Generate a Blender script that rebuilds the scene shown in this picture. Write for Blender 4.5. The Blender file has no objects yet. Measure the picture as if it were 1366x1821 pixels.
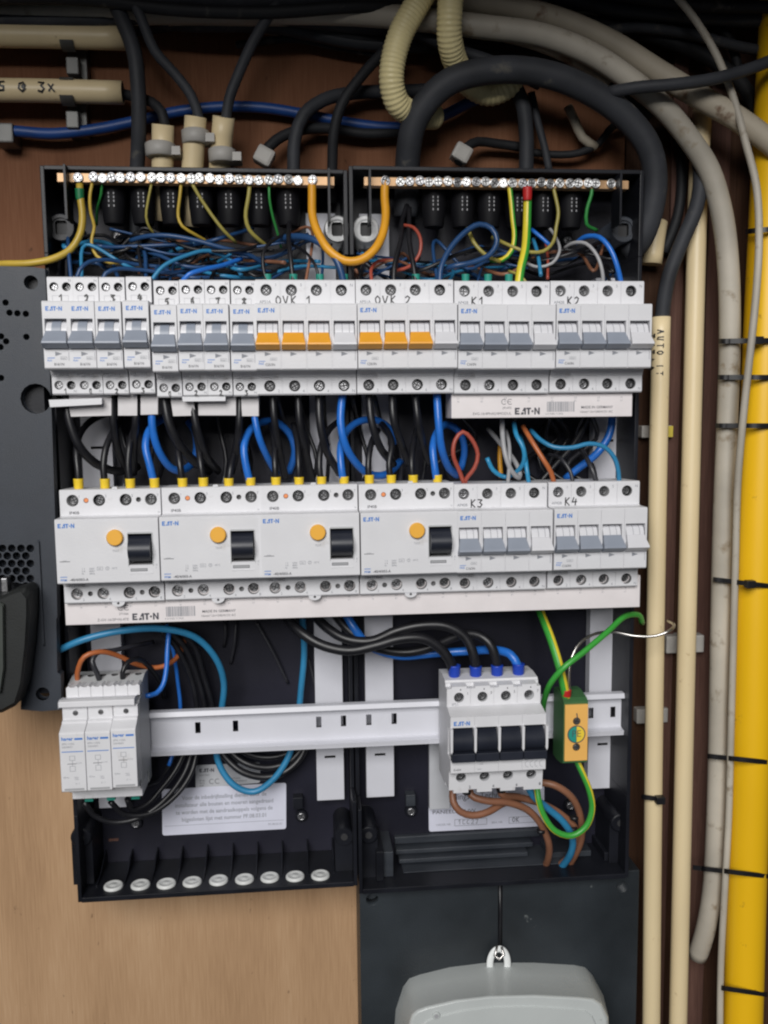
import bpy, bmesh, math, random
import numpy as np
from mathutils import Vector, Matrix
random.seed(7)
S = bpy.context.scene
COL = S.collection
MM = 0.001

# ---------------------------------------------------------------- camera, world, light, exposure
CAM = np.array([-251.686, -726.635, -73.701])
FPX = 1577.0
def _rot(rx, ry, rz):
    cx, sx, cy, sy, cz, sz = math.cos(rx), math.sin(rx), math.cos(ry), math.sin(ry), math.cos(rz), math.sin(rz)
    Rx = np.array([[1,0,0],[0,cx,-sx],[0,sx,cx]]); Ry = np.array([[cy,0,sy],[0,1,0],[-sy,0,cy]]); Rz = np.array([[cz,-sz,0],[sz,cz,0],[0,0,1]])
    return Rz @ Rx @ Ry
CM = _rot(-.11382, .0103, -.09404)
def U(px, py, d):
    """point on the plane d mm out from the wooden board that is seen at photo pixel (px,py)"""
    r = CM @ np.array([(px-683)/FPX, 1.0, -(py-910.5)/FPX]); t = (-d-CAM[1])/r[1]
    p = CAM + t*r
    return float(p[0]), float(p[2])
def PXMM(d): return FPX/(726.6-d)
cd = bpy.data.cameras.new('camera'); cam = bpy.data.objects.new('camera', cd); COL.objects.link(cam)
cd.sensor_fit = 'VERTICAL'; cd.sensor_height = 24; cd.sensor_width = 18; cd.lens = FPX/1821*24
cd.clip_start = .01; cd.clip_end = 50
m4 = Matrix(((CM[0][0], CM[0][2], -CM[0][1]), (CM[1][0], CM[1][2], -CM[1][1]), (CM[2][0], CM[2][2], -CM[2][1]))).to_4x4()
m4.translation = Vector(CAM*MM); cam.matrix_world = m4
S.camera = cam
W = bpy.data.worlds.new('World'); S.world = W; W.use_nodes = True
W.node_tree.nodes['Background'].inputs[0].default_value = (.80, .88, 1, 1)
W.node_tree.nodes["Background"].inputs[1].default_value = .04
def area(name, loc, target, size, sizey, power, color):
    l = bpy.data.lights.new(name, 'AREA'); l.shape = 'RECTANGLE'; l.size = size; l.size_y = sizey; l.energy = power; l.color = color
    o = bpy.data.objects.new(name, l); COL.objects.link(o); o.location = loc
    o.rotation_euler = (Vector(target)-Vector(loc)).to_track_quat('-Z', 'Y').to_euler(); return o
area('window_light', (-.95, -3.2, 1.42), (-.2, 0, -.25), 1.9, 1.9, 143, (1, .985, .965))
S.view_settings.view_transform = 'Standard'; S.view_settings.look = 'None'; S.view_settings.exposure = 0; S.view_settings.gamma = 1
S.render.filter_size = 1.9 if hasattr(S.render, 'filter_size') else 1.5
S.cycles.filter_width = 2.2
S.cycles.max_bounces = 6

# ---------------------------------------------------------------- materials
def mat(name, col, rough=.45, metal=0, specks=None, var=.06, scale=60, bump=0, spec=.5, stretch=None, coat=0, bscale=None, dark=None):
    m = bpy.data.materials.new(name); m.use_nodes = True; nt = m.node_tree; b = nt.nodes['Principled BSDF']
    b.inputs['Roughness'].default_value = rough; b.inputs['Metallic'].default_value = metal
    b.inputs['Specular IOR Level'].default_value = spec; b.inputs['Coat Weight'].default_value = coat
    tc = nt.nodes.new('ShaderNodeTexCoord'); mp = nt.nodes.new('ShaderNodeMapping'); nt.links.new(tc.outputs['Object'], mp.inputs[0])
    if stretch: mp.inputs['Scale'].default_value = stretch
    n = nt.nodes.new('ShaderNodeTexNoise'); n.inputs['Scale'].default_value = scale; n.inputs['Detail'].default_value = 4
    nt.links.new(mp.outputs[0], n.inputs['Vector'])
    r = nt.nodes.new('ShaderNodeValToRGB')
    a = dark if dark else tuple(c*(1-var*1.6) for c in col)
    r.color_ramp.elements[0].position = .3; r.color_ramp.elements[1].position = .7
    r.color_ramp.elements[0].color = (*a, 1); r.color_ramp.elements[1].color = (*[min(1, c*(1+var*.4)) for c in col], 1)
    nt.links.new(n.outputs[0], r.inputs[0]); nt.links.new(r.outputs[0], b.inputs['Base Color'])
    rr = nt.nodes.new('ShaderNodeMapRange'); rr.inputs[3].default_value = max(.02, rough-.08); rr.inputs[4].default_value = min(1, rough+.1)
    nt.links.new(n.outputs[0], rr.inputs[0]); nt.links.new(rr.outputs[0], b.inputs['Roughness'])
    if specks:
        sc, lo, hi, sc_col = specks
        n3 = nt.nodes.new('ShaderNodeTexNoise'); n3.inputs['Scale'].default_value = sc; n3.inputs['Detail'].default_value = 5; n3.inputs['Roughness'].default_value = .6; nt.links.new(tc.outputs['Object'], n3.inputs['Vector'])
        k3 = nt.nodes.new('ShaderNodeMapRange'); k3.inputs[1].default_value = lo; k3.inputs[2].default_value = hi; nt.links.new(n3.outputs[0], k3.inputs[0])
        mx = nt.nodes.new('ShaderNodeMix'); mx.data_type = 'RGBA'; nt.links.new(k3.outputs[0], mx.inputs['Factor']); nt.links.new(r.outputs[0], mx.inputs['A']); mx.inputs['B'].default_value = (*sc_col, 1)
        nt.links.new(mx.outputs['Result'], b.inputs['Base Color'])
    if bump:
        n2 = nt.nodes.new('ShaderNodeTexNoise'); n2.inputs['Scale'].default_value = bscale or 900; n2.inputs['Detail'].default_value = 2
        nt.links.new(mp.outputs[0], n2.inputs['Vector'])
        bp = nt.nodes.new('ShaderNodeBump'); bp.inputs['Strength'].default_value = bump; bp.inputs['Distance'].default_value = .0006
        nt.links.new(n2.outputs[0], bp.inputs['Height']); nt.links.new(bp.outputs[0], b.inputs['Normal'])
    return m
M = {}
M['white'] = mat('white_plastic', (.69, .69, .715), .45, specks=(55, .64, .8, (.52, .50, .49)), var=.045, scale=28, bump=.2)
M['white2'] = mat('white_toggle_plastic', (.66, .66, .69), .36, var=.02)
M['busbar'] = mat('busbar_plastic', (.76, .715, .72), .5, var=.03, bump=.1)
M['rail'] = mat('painted_rail', (.66, .665, .72), .35, var=.03, scale=25)
M['strip'] = mat('support_strip_plastic', (.62, .625, .68), .5, var=.04, scale=20, bump=.1)
M['cover'] = mat('comb_cover_plastic', (.62, .60, .61), .5, var=.04)
M['base_grey'] = mat('pale_grey_plastic', (.50, .51, .52), .45, var=.05)
M['grey'] = mat('grey_toggle', (.27, .30, .36), .4, var=.04)
M['greyd'] = mat('shade_grey', (.36, .365, .38), .5, var=.04)
M['orange'] = mat('orange_toggle', (.80, .36, .03), .38, var=.04)
M['button'] = mat('test_button_yellow', (.85, .44, .06), .35, var=.03)
M['led'] = mat('status_window_orange', (.85, .30, .12), .3, var=.05)
M['black'] = mat('black_plastic', (.010, .011, .016), .42, spec=.3, var=.25, scale=30, bump=.1)
M['blackback'] = mat('black_backplate', (.016, .016, .028), .42, spec=.35, var=.35, scale=9, bump=.15)
M['toggleblack'] = mat('black_toggle', (.016, .019, .03), .42, var=.1)
M['charcoal'] = mat('charcoal_panel', (.030, .036, .048), .5, var=.12, scale=40, bump=.35, bscale=1500)
M['meterboard'] = mat('meter_board_plastic', (.024, .030, .036), .45, specks=(55, .70, .74, (.12, .13, .13)), var=.3, scale=14, bump=.3)
M['dusty'] = mat('dusty_dark_plastic', (.034, .039, .047), .38, var=.4, scale=22, stretch=(1, 1, 5), bump=.2, dark=(.02, .024, .032))
M['metergrey'] = mat('meter_cover_grey', (.52, .55, .545), .28, specks=(70, .70, .75, (.22, .24, .24)), var=.03, scale=30, bump=.15)
M['steel'] = mat('steel_screw', (.60, .60, .62), .36, 1, var=.15, scale=300)
M['steeld'] = mat('steel_screw_dull', (.30, .30, .31), .42, 1, var=.3, scale=300)
M['steelb'] = mat('bright_steel_screw', (.80, .80, .80), .32, 1, var=.1, scale=300)
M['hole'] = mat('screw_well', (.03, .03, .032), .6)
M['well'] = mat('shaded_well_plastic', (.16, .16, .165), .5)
M['brass'] = mat('copper_brass_bar', (.62, .38, .20), .42, .35, var=.2, scale=60)
M['print'] = mat('dark_print', (.07, .07, .085), .6)
M['printgrey'] = mat('grey_print', (.24, .25, .28), .6)
M['printblue'] = mat('blue_print', (.04, .19, .58), .5)
M['tick'] = mat('tick_print', (.40, .40, .42), .6)
M['ink'] = mat('marker_ink', (.008, .008, .01), .4)
M['paper'] = mat('sticker_paper', (.66, .67, .78), .6, var=.03)
M['paper2'] = mat('sticker_silver', (.50, .51, .54), .35, var=.04)
M['red'] = mat('red_print', (.5, .06, .05), .5)
M['redplastic'] = mat('red_ferrule', (.50, .02, .02), .4)
M['teal'] = mat('teal_ferrule', (.02, .26, .20), .45)
M['green'] = mat('green_ferrule', (.01, .16, .06), .45)
M['yellowf'] = mat('yellow_ferrule', (.80, .56, .03), .4)
M['bluef'] = mat('blue_ferrule', (.01, .05, .42), .4)
M['pegreen'] = mat('terminal_green', (.045, .14, .05), .5, var=.1)
M['peface'] = mat('terminal_yellow', (.85, .47, .12), .45, var=.03)
M['pelogo'] = mat('print_teal', (.02, .30, .24), .5)
M['pelogoy'] = mat('print_yellow', (.85, .62, .05), .5)
M['wblack'] = mat('black_wire', (.011, .011, .014), .40, var=.2, scale=100)
M['wdark'] = mat('dark_grey_wire', (.035, .035, .042), .35, var=.15)
M['wblue'] = mat('blue_wire', (.020, .16, .60), .33, var=.1, scale=80)
M['wdblue'] = mat('deep_blue_wire', (.016, .06, .165), .38, var=.1)
M['wlblue'] = mat('light_blue_wire', (.03, .22, .42), .36, var=.1)
M['wcyan'] = mat('cyan_wire', (.03, .27, .50), .36, var=.1)
M['wbrown'] = mat('brown_wire', (.26, .115, .065), .42, var=.1)
M['worange'] = mat('orange_brown_wire', (.45, .13, .04), .4, var=.08)
M['wred'] = mat('red_brown_wire', (.36, .07, .045), .42, var=.1)
M['wgrey'] = mat('grey_wire', (.36, .36, .37), .42, var=.08)
M['wyellow'] = mat('yellow_wire', (.52, .36, .05), .42, var=.1)
M['wamber'] = mat('amber_wire', (.74, .34, .02), .42, var=.06)
M['wolive'] = mat('olive_wire', (.35, .30, .07), .42, var=.12)
M['wgreen'] = mat('green_wire', (.03, .24, .05), .4, var=.1)
M['gyyellow'] = mat('stripe_yellow', (.74, .60, .04), .38, var=.05)
M['gygreen'] = mat('stripe_green', (.045, .34, .045), .38, var=.05)
M['bare'] = mat('bare_tinned_wire', (.6, .58, .56), .3, 1)
M['copper'] = mat('bare_copper', (.85, .42, .25), .3, 1)
M['cabblack'] = mat('black_rubber_cable', (.018, .019, .022), .62, spec=.3, specks=(60, .62, .72, (.07, .065, .06)), var=.2, scale=40, bump=.2)
M['cabgrey'] = mat('slate_cable', (.045, .048, .056), .6, spec=.3, specks=(60, .62, .72, (.10, .095, .085)), var=.25, scale=30, bump=.2)
M['cabpale'] = mat('aged_pale_cable', (.42, .37, .29), .55, specks=(45, .58, .68, (.16, .09, .05)), var=.2, scale=18, stretch=(1, 1, .3), bump=.2)
M['cabpaint'] = mat('painted_pale_cable', (.48, .44, .37), .55, specks=(60, .60, .72, (.24, .19, .13)), var=.2, scale=14, bump=.2)
M['cablue'] = mat('blue_hose', (.010, .055, .23), .45, var=.15)
M['cream'] = mat('cream_conduit', (.76, .62, .38), .40, specks=(95, .66, .76, (.42, .30, .15)), var=.07, scale=22, stretch=(1, 1, .25), bump=.1)
M['hose'] = mat('corrugated_cream', (.90, .78, .42), .42, var=.12, scale=30)
M['yellow'] = mat('yellow_gas_pipe', (.86, .50, .008), .40, specks=(70, .66, .74, (.35, .19, .02)), var=.06, scale=12, stretch=(1, 1, .3))
M['clip'] = mat('white_pipe_clip', (.40, .385, .36), .5, var=.1)
M['galv'] = mat('galvanised_clip', (.16, .16, .155), .5, .6, var=.3)
M['tie'] = mat('black_cable_tie', (.010, .010, .012), .4)
M['tape'] = mat('yellow_tape', (.55, .44, .06), .5)

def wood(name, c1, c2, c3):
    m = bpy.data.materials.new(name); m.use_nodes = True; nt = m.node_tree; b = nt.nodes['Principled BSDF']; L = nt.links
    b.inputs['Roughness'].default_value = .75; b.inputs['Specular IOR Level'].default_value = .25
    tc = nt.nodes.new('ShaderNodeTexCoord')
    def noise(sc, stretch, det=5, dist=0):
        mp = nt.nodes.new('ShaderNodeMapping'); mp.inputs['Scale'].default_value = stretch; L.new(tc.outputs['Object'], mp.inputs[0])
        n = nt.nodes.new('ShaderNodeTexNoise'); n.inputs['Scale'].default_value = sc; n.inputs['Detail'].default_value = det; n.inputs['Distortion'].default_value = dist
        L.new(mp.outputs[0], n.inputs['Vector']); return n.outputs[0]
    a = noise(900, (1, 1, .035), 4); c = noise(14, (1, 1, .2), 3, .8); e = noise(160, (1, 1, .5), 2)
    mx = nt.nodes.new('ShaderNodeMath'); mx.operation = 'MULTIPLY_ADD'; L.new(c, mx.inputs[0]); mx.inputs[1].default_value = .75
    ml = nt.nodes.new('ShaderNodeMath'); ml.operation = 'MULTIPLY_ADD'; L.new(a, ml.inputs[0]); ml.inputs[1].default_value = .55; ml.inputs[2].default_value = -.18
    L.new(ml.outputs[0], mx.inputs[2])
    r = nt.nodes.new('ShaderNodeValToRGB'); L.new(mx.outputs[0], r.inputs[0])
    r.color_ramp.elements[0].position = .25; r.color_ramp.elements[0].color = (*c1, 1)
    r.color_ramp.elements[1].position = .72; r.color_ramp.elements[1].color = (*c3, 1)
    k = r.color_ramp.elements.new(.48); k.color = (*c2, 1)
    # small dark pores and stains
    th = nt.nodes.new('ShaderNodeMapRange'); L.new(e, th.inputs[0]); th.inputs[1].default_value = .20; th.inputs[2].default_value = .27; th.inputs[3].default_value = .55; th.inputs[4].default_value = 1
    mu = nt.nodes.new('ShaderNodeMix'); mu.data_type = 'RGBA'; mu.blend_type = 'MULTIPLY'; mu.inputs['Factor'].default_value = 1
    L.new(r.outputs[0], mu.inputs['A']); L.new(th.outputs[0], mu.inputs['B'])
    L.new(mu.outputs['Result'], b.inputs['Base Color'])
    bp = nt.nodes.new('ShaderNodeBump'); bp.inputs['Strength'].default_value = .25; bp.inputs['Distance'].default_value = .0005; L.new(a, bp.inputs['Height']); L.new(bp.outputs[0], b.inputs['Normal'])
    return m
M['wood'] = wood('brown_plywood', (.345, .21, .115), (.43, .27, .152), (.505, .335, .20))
M['woodshaded'] = wood('reddish_plywood', (.13, .050, .022), (.175, .073, .035), (.22, .10, .052))  # same plywood darkened and reddened, the shade near the top put into colour
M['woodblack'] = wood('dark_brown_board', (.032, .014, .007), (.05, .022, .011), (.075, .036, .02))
M['wooddark'] = wood('dark_reddish_batten', (.06, .03, .024), (.10, .05, .038), (.15, .08, .06))

# ---------------------------------------------------------------- mesh builder (coordinates in mm: x right, d out from the board, z up)
class MB:
    def __init__(s): s.v = []; s.f = []; s.m = []; s.s = []; s.mats = []
    def mi(s, k):
        if k not in s.mats: s.mats.append(k)
        return s.mats.index(k)
    def add(s, vs, fs, m, smooth=False):
        b = len(s.v); s.v += [tuple(map(float, v)) for v in vs]; i = s.mi(m)
        for f in fs: s.f.append([b+j for j in f]); s.m.append(i); s.s.append(smooth)
        return s
    def box(s, x0, x1, d0, d1, z0, z1, m):
        vs = [(x, d, z) for z in (z0, z1) for d in (d0, d1) for x in (x0, x1)]
        return s.add(vs, [(0,1,3,2),(4,6,7,5),(0,4,5,1),(2,3,7,6),(0,2,6,4),(1,5,7,3)], m)
    def prof(s, pr, x0, x1, m, smooth=False):      # (d,z) outline extruded along x
        n = len(pr); vs = [(x0, d, z) for d, z in pr]+[(x1, d, z) for d, z in pr]
        fs = [(i, (i+1) % n, n+(i+1) % n, n+i) for i in range(n)]
        s.add(vs, fs, m, smooth); return s.add(vs, [tuple(range(n)), tuple(range(n, 2*n))], m)
    def out(s, ol, d0, d1, m, ch=0, smooth=False):  # (x,z) outline extruded along d with a chamfered front
        n = len(ol); cx = sum(p[0] for p in ol)/n; cz = sum(p[1] for p in ol)/n
        rings = [(ol, d0)]
        if ch:
            xs = [p[0] for p in ol]; zs = [p[1] for p in ol]; hx = (max(xs)-min(xs))/2; hz = (max(zs)-min(zs))/2
            rings += [(ol, d1-ch), ([(cx+(x-cx)*(1-ch/hx), cz+(z-cz)*(1-ch/hz)) for x, z in ol], d1)]
        else: rings += [(ol, d1)]
        vs = [(x, d, z) for r, d in rings for x, z in r]
        fs = [(k*n+i, k*n+(i+1) % n, (k+1)*n+(i+1) % n, (k+1)*n+i) for k in range(len(rings)-1) for i in range(n)]
        s.add(vs, fs, m, smooth)
        b = len(vs)-n
        return s.add(vs, [tuple(range(n)), tuple(range(b, b+n))], m)
    def cyl(s, cx, cz, r, d0, d1, m, n=20, ch=0, smooth=True, rz=None):
        ol = [(cx+r*math.cos(2*math.pi*i/n), cz+(rz or r)*math.sin(2*math.pi*i/n)) for i in range(n)]
        return s.out(ol, d0, d1, m, ch, smooth)
    def lathe_z(s, cx, cd, pr, m, n=24):            # (r,z) profile around a vertical axis
        vs = [(cx+r*math.cos(2*math.pi*i/n), cd+r*math.sin(2*math.pi*i/n), z) for r, z in pr for i in range(n)]
        fs = [(k*n+i, k*n+(i+1) % n, (k+1)*n+(i+1) % n, (k+1)*n+i) for k in range(len(pr)-1) for i in range(n)]
        s.add(vs, fs, m, True); b = len(vs)-n
        return s.add(vs, [tuple(range(n)), tuple(range(b, b+n))], m)
    def quad(s, pts, d, m): return s.add([(x, d, z) for x, z in pts], [tuple(range(len(pts)))], m)
    def rect(s, x0, x1, z0, z1, d, m): return s.quad([(x0, z0), (x1, z0), (x1, z1), (x0, z1)], d, m)
    def frame(s, x0, x1, z0, z1, w, d, m):
        s.rect(x0, x1, z0, z0+w, d, m); s.rect(x0, x1, z1-w, z1, d, m); s.rect(x0, x0+w, z0+w, z1-w, d, m); return s.rect(x1-w, x1, z0+w, z1-w, d, m)
    def stroke(s, pts, w, d, m):
        for k in range(len(pts)-1):
            (x0, z0), (x1, z1) = pts[k], pts[k+1]; l = math.hypot(x1-x0, z1-z0) or 1; ux, uz = (x1-x0)/l, (z1-z0)/l; h = w/2
            e = h*.6; a = (x0-ux*e, z0-uz*e); b = (x1+ux*e, z1+uz*e)
            s.quad([(a[0]-uz*h, a[1]+ux*h), (a[0]+uz*h, a[1]-ux*h), (b[0]+uz*h, b[1]-ux*h), (b[0]-uz*h, b[1]+ux*h)], d+.012*(k % 5), m)
        return s
    def text(s, body, x, z, size, d, m, align='LEFT', bold=0, sx=1, shear=0, serif=0):
        vs, fs = glyphs(body, align, bold)
        return s.add([(x+(vx+vy*shear)*size*sx, d, z+vy*size) for vx, vy in vs], fs, m)
    def ring(s, cx, cz, r0, r1, d, m, n=28):
        vs = [(cx+r*math.cos(2*math.pi*i/n), d, cz+r*math.sin(2*math.pi*i/n)) for r in (r0, r1) for i in range(n)]
        return s.add(vs, [(i, (i+1) % n, n+(i+1) % n, n+i) for i in range(n)], m)
    def tube(s, P, r, m, n=10, m2=None, sec=(0, 0), twist=0, rfun=None, flat=None):
        """P: list of (x,d,z)"""
        P = [Vector(p) for p in P]; T = [(P[min(i+1, len(P)-1)]-P[max(i-1, 0)]).normalized() for i in range(len(P))]
        up = Vector((0, 1, 0)); up = (up-T[0]*up.dot(T[0]))
        if up.length < .1: up = Vector((1, 0, 0)); up = up-T[0]*up.dot(T[0])
        up.normalize(); vs = []
        for i, p in enumerate(P):
            up = up-T[i]*up.dot(T[i]); up.normalize(); sd = T[i].cross(up)
            rr = r if rfun is None else rfun(i, len(P), r)
            for k in range(n):
                a = 2*math.pi*k/n+twist*i
                vs.append(p+(up*math.cos(a)*(flat or 1)+sd*math.sin(a))*rr)
        b = len(s.v); s.v += [tuple(v) for v in vs]; i1 = s.mi(m); i2 = s.mi(m2) if m2 else i1
        for i in range(len(P)-1):
            for k in range(n):
                s.f.append([b+i*n+k, b+i*n+(k+1) % n, b+(i+1)*n+(k+1) % n, b+(i+1)*n+k]); s.s.append(True)
                s.m.append(i2 if m2 and sec[0] <= k < sec[1] else i1)
        for e in (0, len(P)-1):
            s.f.append([b+e*n+k for k in range(n)]); s.s.append(False); s.m.append(i1)
        return s
    def mesh(s, name, o=(0, 0, 0), bevel=0):
        me = bpy.data.meshes.new(name)
        me.from_pydata([((x-o[0])*MM, -(d-o[1])*MM, (z-o[2])*MM) for x, d, z in s.v], [], s.f)
        for k in s.mats: me.materials.append(M[k])
        me.polygons.foreach_set('material_index', s.m); me.polygons.foreach_set('use_smooth', s.s)
        bm = bmesh.new(); bm.from_mesh(me); bmesh.ops.recalc_face_normals(bm, faces=bm.faces)
        if bevel:
            bmesh.ops.remove_doubles(bm, verts=bm.verts, dist=1e-6)
            es = [e for e in bm.edges if len(e.link_faces) == 2 and e.calc_face_angle(0) > .6]
            bmesh.ops.bevel(bm, geom=es, offset=bevel*MM, segments=2, affect='EDGES', profile=.6, clamp_overlap=True)
        bm.to_mesh(me); bm.free(); return me
_g = {}
def glyphs(body, align, bold):
    k = (body, align, bold)
    if k not in _g:
        c = bpy.data.curves.new('lettering', 'FONT'); c.body = body; c.align_x = align; c.size = 1; c.resolution_u = 2; c.offset = bold
        o = bpy.data.objects.new('lettering', c); me = bpy.data.meshes.new_from_object(o)
        _g[k] = ([(v.co.x, v.co.y) for v in me.vertices], [tuple(p.vertices) for p in me.polygons])
        bpy.data.objects.remove(o); bpy.data.curves.remove(c); bpy.data.meshes.remove(me)
    return _g[k]
def cut(me, cutter, selfi=False):
    """subtract a mesh of closed holes from a closed mesh"""
    a = bpy.data.objects.new('a', me); b = bpy.data.objects.new('b', cutter); COL.objects.link(a); COL.objects.link(b)
    md = a.modifiers.new('cut', 'BOOLEAN'); md.operation = 'DIFFERENCE'; md.object = b; md.solver = 'EXACT'; md.use_self = selfi
    md.material_mode = 'TRANSFER'
    bpy.context.view_layer.update()
    r = bpy.data.meshes.new_from_object(a.evaluated_get(bpy.context.evaluated_depsgraph_get()))
    r.name = me.name; bpy.data.objects.remove(a); bpy.data.objects.remove(b); return r

def tag(o, label=None, cat=None, group=None, kind=None):
    for k, v in (('label', label), ('category', cat), ('group', group), ('kind', kind)):
        if v: o[k] = v
    return o
def thing(name, label, cat, loc, group=None):
    o = bpy.data.objects.new(name, None); COL.objects.link(o); o.empty_display_size = .01
    o.location = (loc[0]*MM, -loc[1]*MM, loc[2]*MM); o['_o'] = loc
    return tag(o, label, cat, group)
def put(name, me, parent, loc=(0, 0, 0), label=None):
    o = bpy.data.objects.new(name, me); COL.objects.link(o); o.parent = parent
    o.location = (loc[0]*MM, -loc[1]*MM, loc[2]*MM)
    if label: o['label'] = label
    return o
def part(name, mb, root, label=None, bevel=0):     # mb in absolute mm, root made by thing()
    return put(name, mb.mesh(name, tuple(root['_o']), bevel), root, label=label)
def solo(name, mb, label, cat, group=None, bevel=0, kind=None, origin=None):
    if origin is None:
        a = np.array(mb.v); origin = tuple(a.mean(0))
    o = bpy.data.objects.new(name, mb.mesh(name, origin, bevel)); COL.objects.link(o)
    o.location = (origin[0]*MM, -origin[1]*MM, origin[2]*MM)
    return tag(o, label, cat, group, kind)
def copy_tree(o, parent=None):
    c = o.copy(); COL.objects.link(c); c.parent = parent
    for ch in list(o.children): copy_tree(ch, c)
    return c

def spline(pts, step=4.0):
    P = [np.array(p, float) for p in pts]
    P = [2*P[0]-P[1]]+P+[2*P[-1]-P[-2]]; out = []
    for i in range(1, len(P)-2):
        p0, p1, p2, p3 = P[i-1:i+3]; n = max(2, int(np.linalg.norm(p2-p1)/step))
        a = max(np.linalg.norm(p1-p0), 1e-3)**.5; b = max(np.linalg.norm(p2-p1), 1e-3)**.5; c = max(np.linalg.norm(p3-p2), 1e-3)**.5
        m1 = b*((p1-p0)/a-(p2-p0)/(a+b)+(p2-p1)/b); m2 = b*((p2-p1)/b-(p3-p1)/(b+c)+(p3-p2)/c)
        for k in range(n):
            t = k/n; out.append((2*t**3-3*t*t+1)*p1+(t**3-2*t*t+t)*m1+(-2*t**3+3*t*t)*p2+(t**3-t*t)*m2)
    out.append(P[-2]); return [tuple(q) for q in out]
def W3(pts):
    r = []
    for px, py, d in pts:
        x, z = U(px, py, d); r.append((x, d, z))
    return r

# ---------------------------------------------------------------- setting
b = MB(); b.box(-900, 500, -18, 0, -1100, -160, 'wood')
solo('wooden_board', b, None, None, kind='structure')
b = MB(); b.box(-900, 500, -18, 0, -159.6, 420, 'woodshaded')  # upper part of the one board, split off to carry painted shade
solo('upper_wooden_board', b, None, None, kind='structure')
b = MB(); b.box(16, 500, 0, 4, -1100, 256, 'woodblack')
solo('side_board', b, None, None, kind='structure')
b = MB(); b.box(-900, 500, 0, 350, 256, 274, 'wooddark')
solo('cupboard_shelf', b, None, None, kind='structure')

# ---------------------------------------------------------------- screws (shared meshes)
def screw_mesh(r, mk):
    b = MB(); n = 20
    pr = [(r, 0), (r, .9), (r*.9, 1.3), (r*.74, 1.2), (r*.70, .7)]
    vs = [(a*math.cos(2*math.pi*i/n), d, a*math.sin(2*math.pi*i/n)) for a, d in pr for i in range(n)]
    b.add(vs, [(k*n+i, k*n+(i+1) % n, (k+1)*n+(i+1) % n, (k+1)*n+i) for k in range(4) for i in range(n)], mk, True)
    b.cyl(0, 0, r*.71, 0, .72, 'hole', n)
    g = r*.13; q = r*.62
    for sx in (1, -1):
        for sz in (1, -1):
            b.out([(sx*g, sz*g), (sx*q, sz*g)]+[(sx*q*math.cos(t), sz*q*math.sin(t)) for t in (.45, .8, 1.15)]+[(sx*g, sz*q)], .72, 1.15, mk)
    return b.mesh('screw')
SCR = {(r, k): screw_mesh(r, k) for r, k in ((3.5, 'steel'), (3.5, 'steelb'), (3.1, 'steel'), (3.1, 'steeld'), (2.35, 'steel'), (2.35, 'steeld'))}
def screw(parent, x, d, z, r=3.1, k=None, ry=None):
    o = put('screw', SCR[(r, k or random.choice(('steel', 'steeld', 'steeld')))], parent, (x, d, z))
    o.rotation_euler = (0, random.uniform(0, 6) if ry is None else ry, 0); return o

def eaton(b, x, z, h, d, m):
    q = lambda pts: b.quad([(x+u*h, z+v*h) for u, v in pts], d, m)
    q([(0,0),(.27,0),(.27,1),(0,1)]); q([(.27,0),(.72,0),(.72,.24),(.27,.24)]); q([(.27,.4),(.62,.4),(.62,.6),(.27,.6)]); q([(.27,.76),(.72,.76),(.72,1),(.27,1)])
    q([(.86,0),(1.32,0),(1.32,.34),(1.03,.34)]); q([(1.12,.5),(1.36,1),(1.66,1),(1.66,0),(1.42,0),(1.42,.5)])
    q([(1.72,.76),(2.42,.76),(2.42,1),(1.72,1)]); q([(1.93,0),(2.2,0),(2.2,.76),(1.93,.76)])
    b.ring(x+2.64*h, z+.48*h, 0.001, .16*h, d, m, 12)
    q([(2.92,0),(3.14,0),(3.14,1),(2.92,1)]); q([(3.14,1),(3.14,.62),(3.5,0),(3.5,.38)]); q([(3.5,0),(3.74,0),(3.74,1),(3.5,1)])
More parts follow.
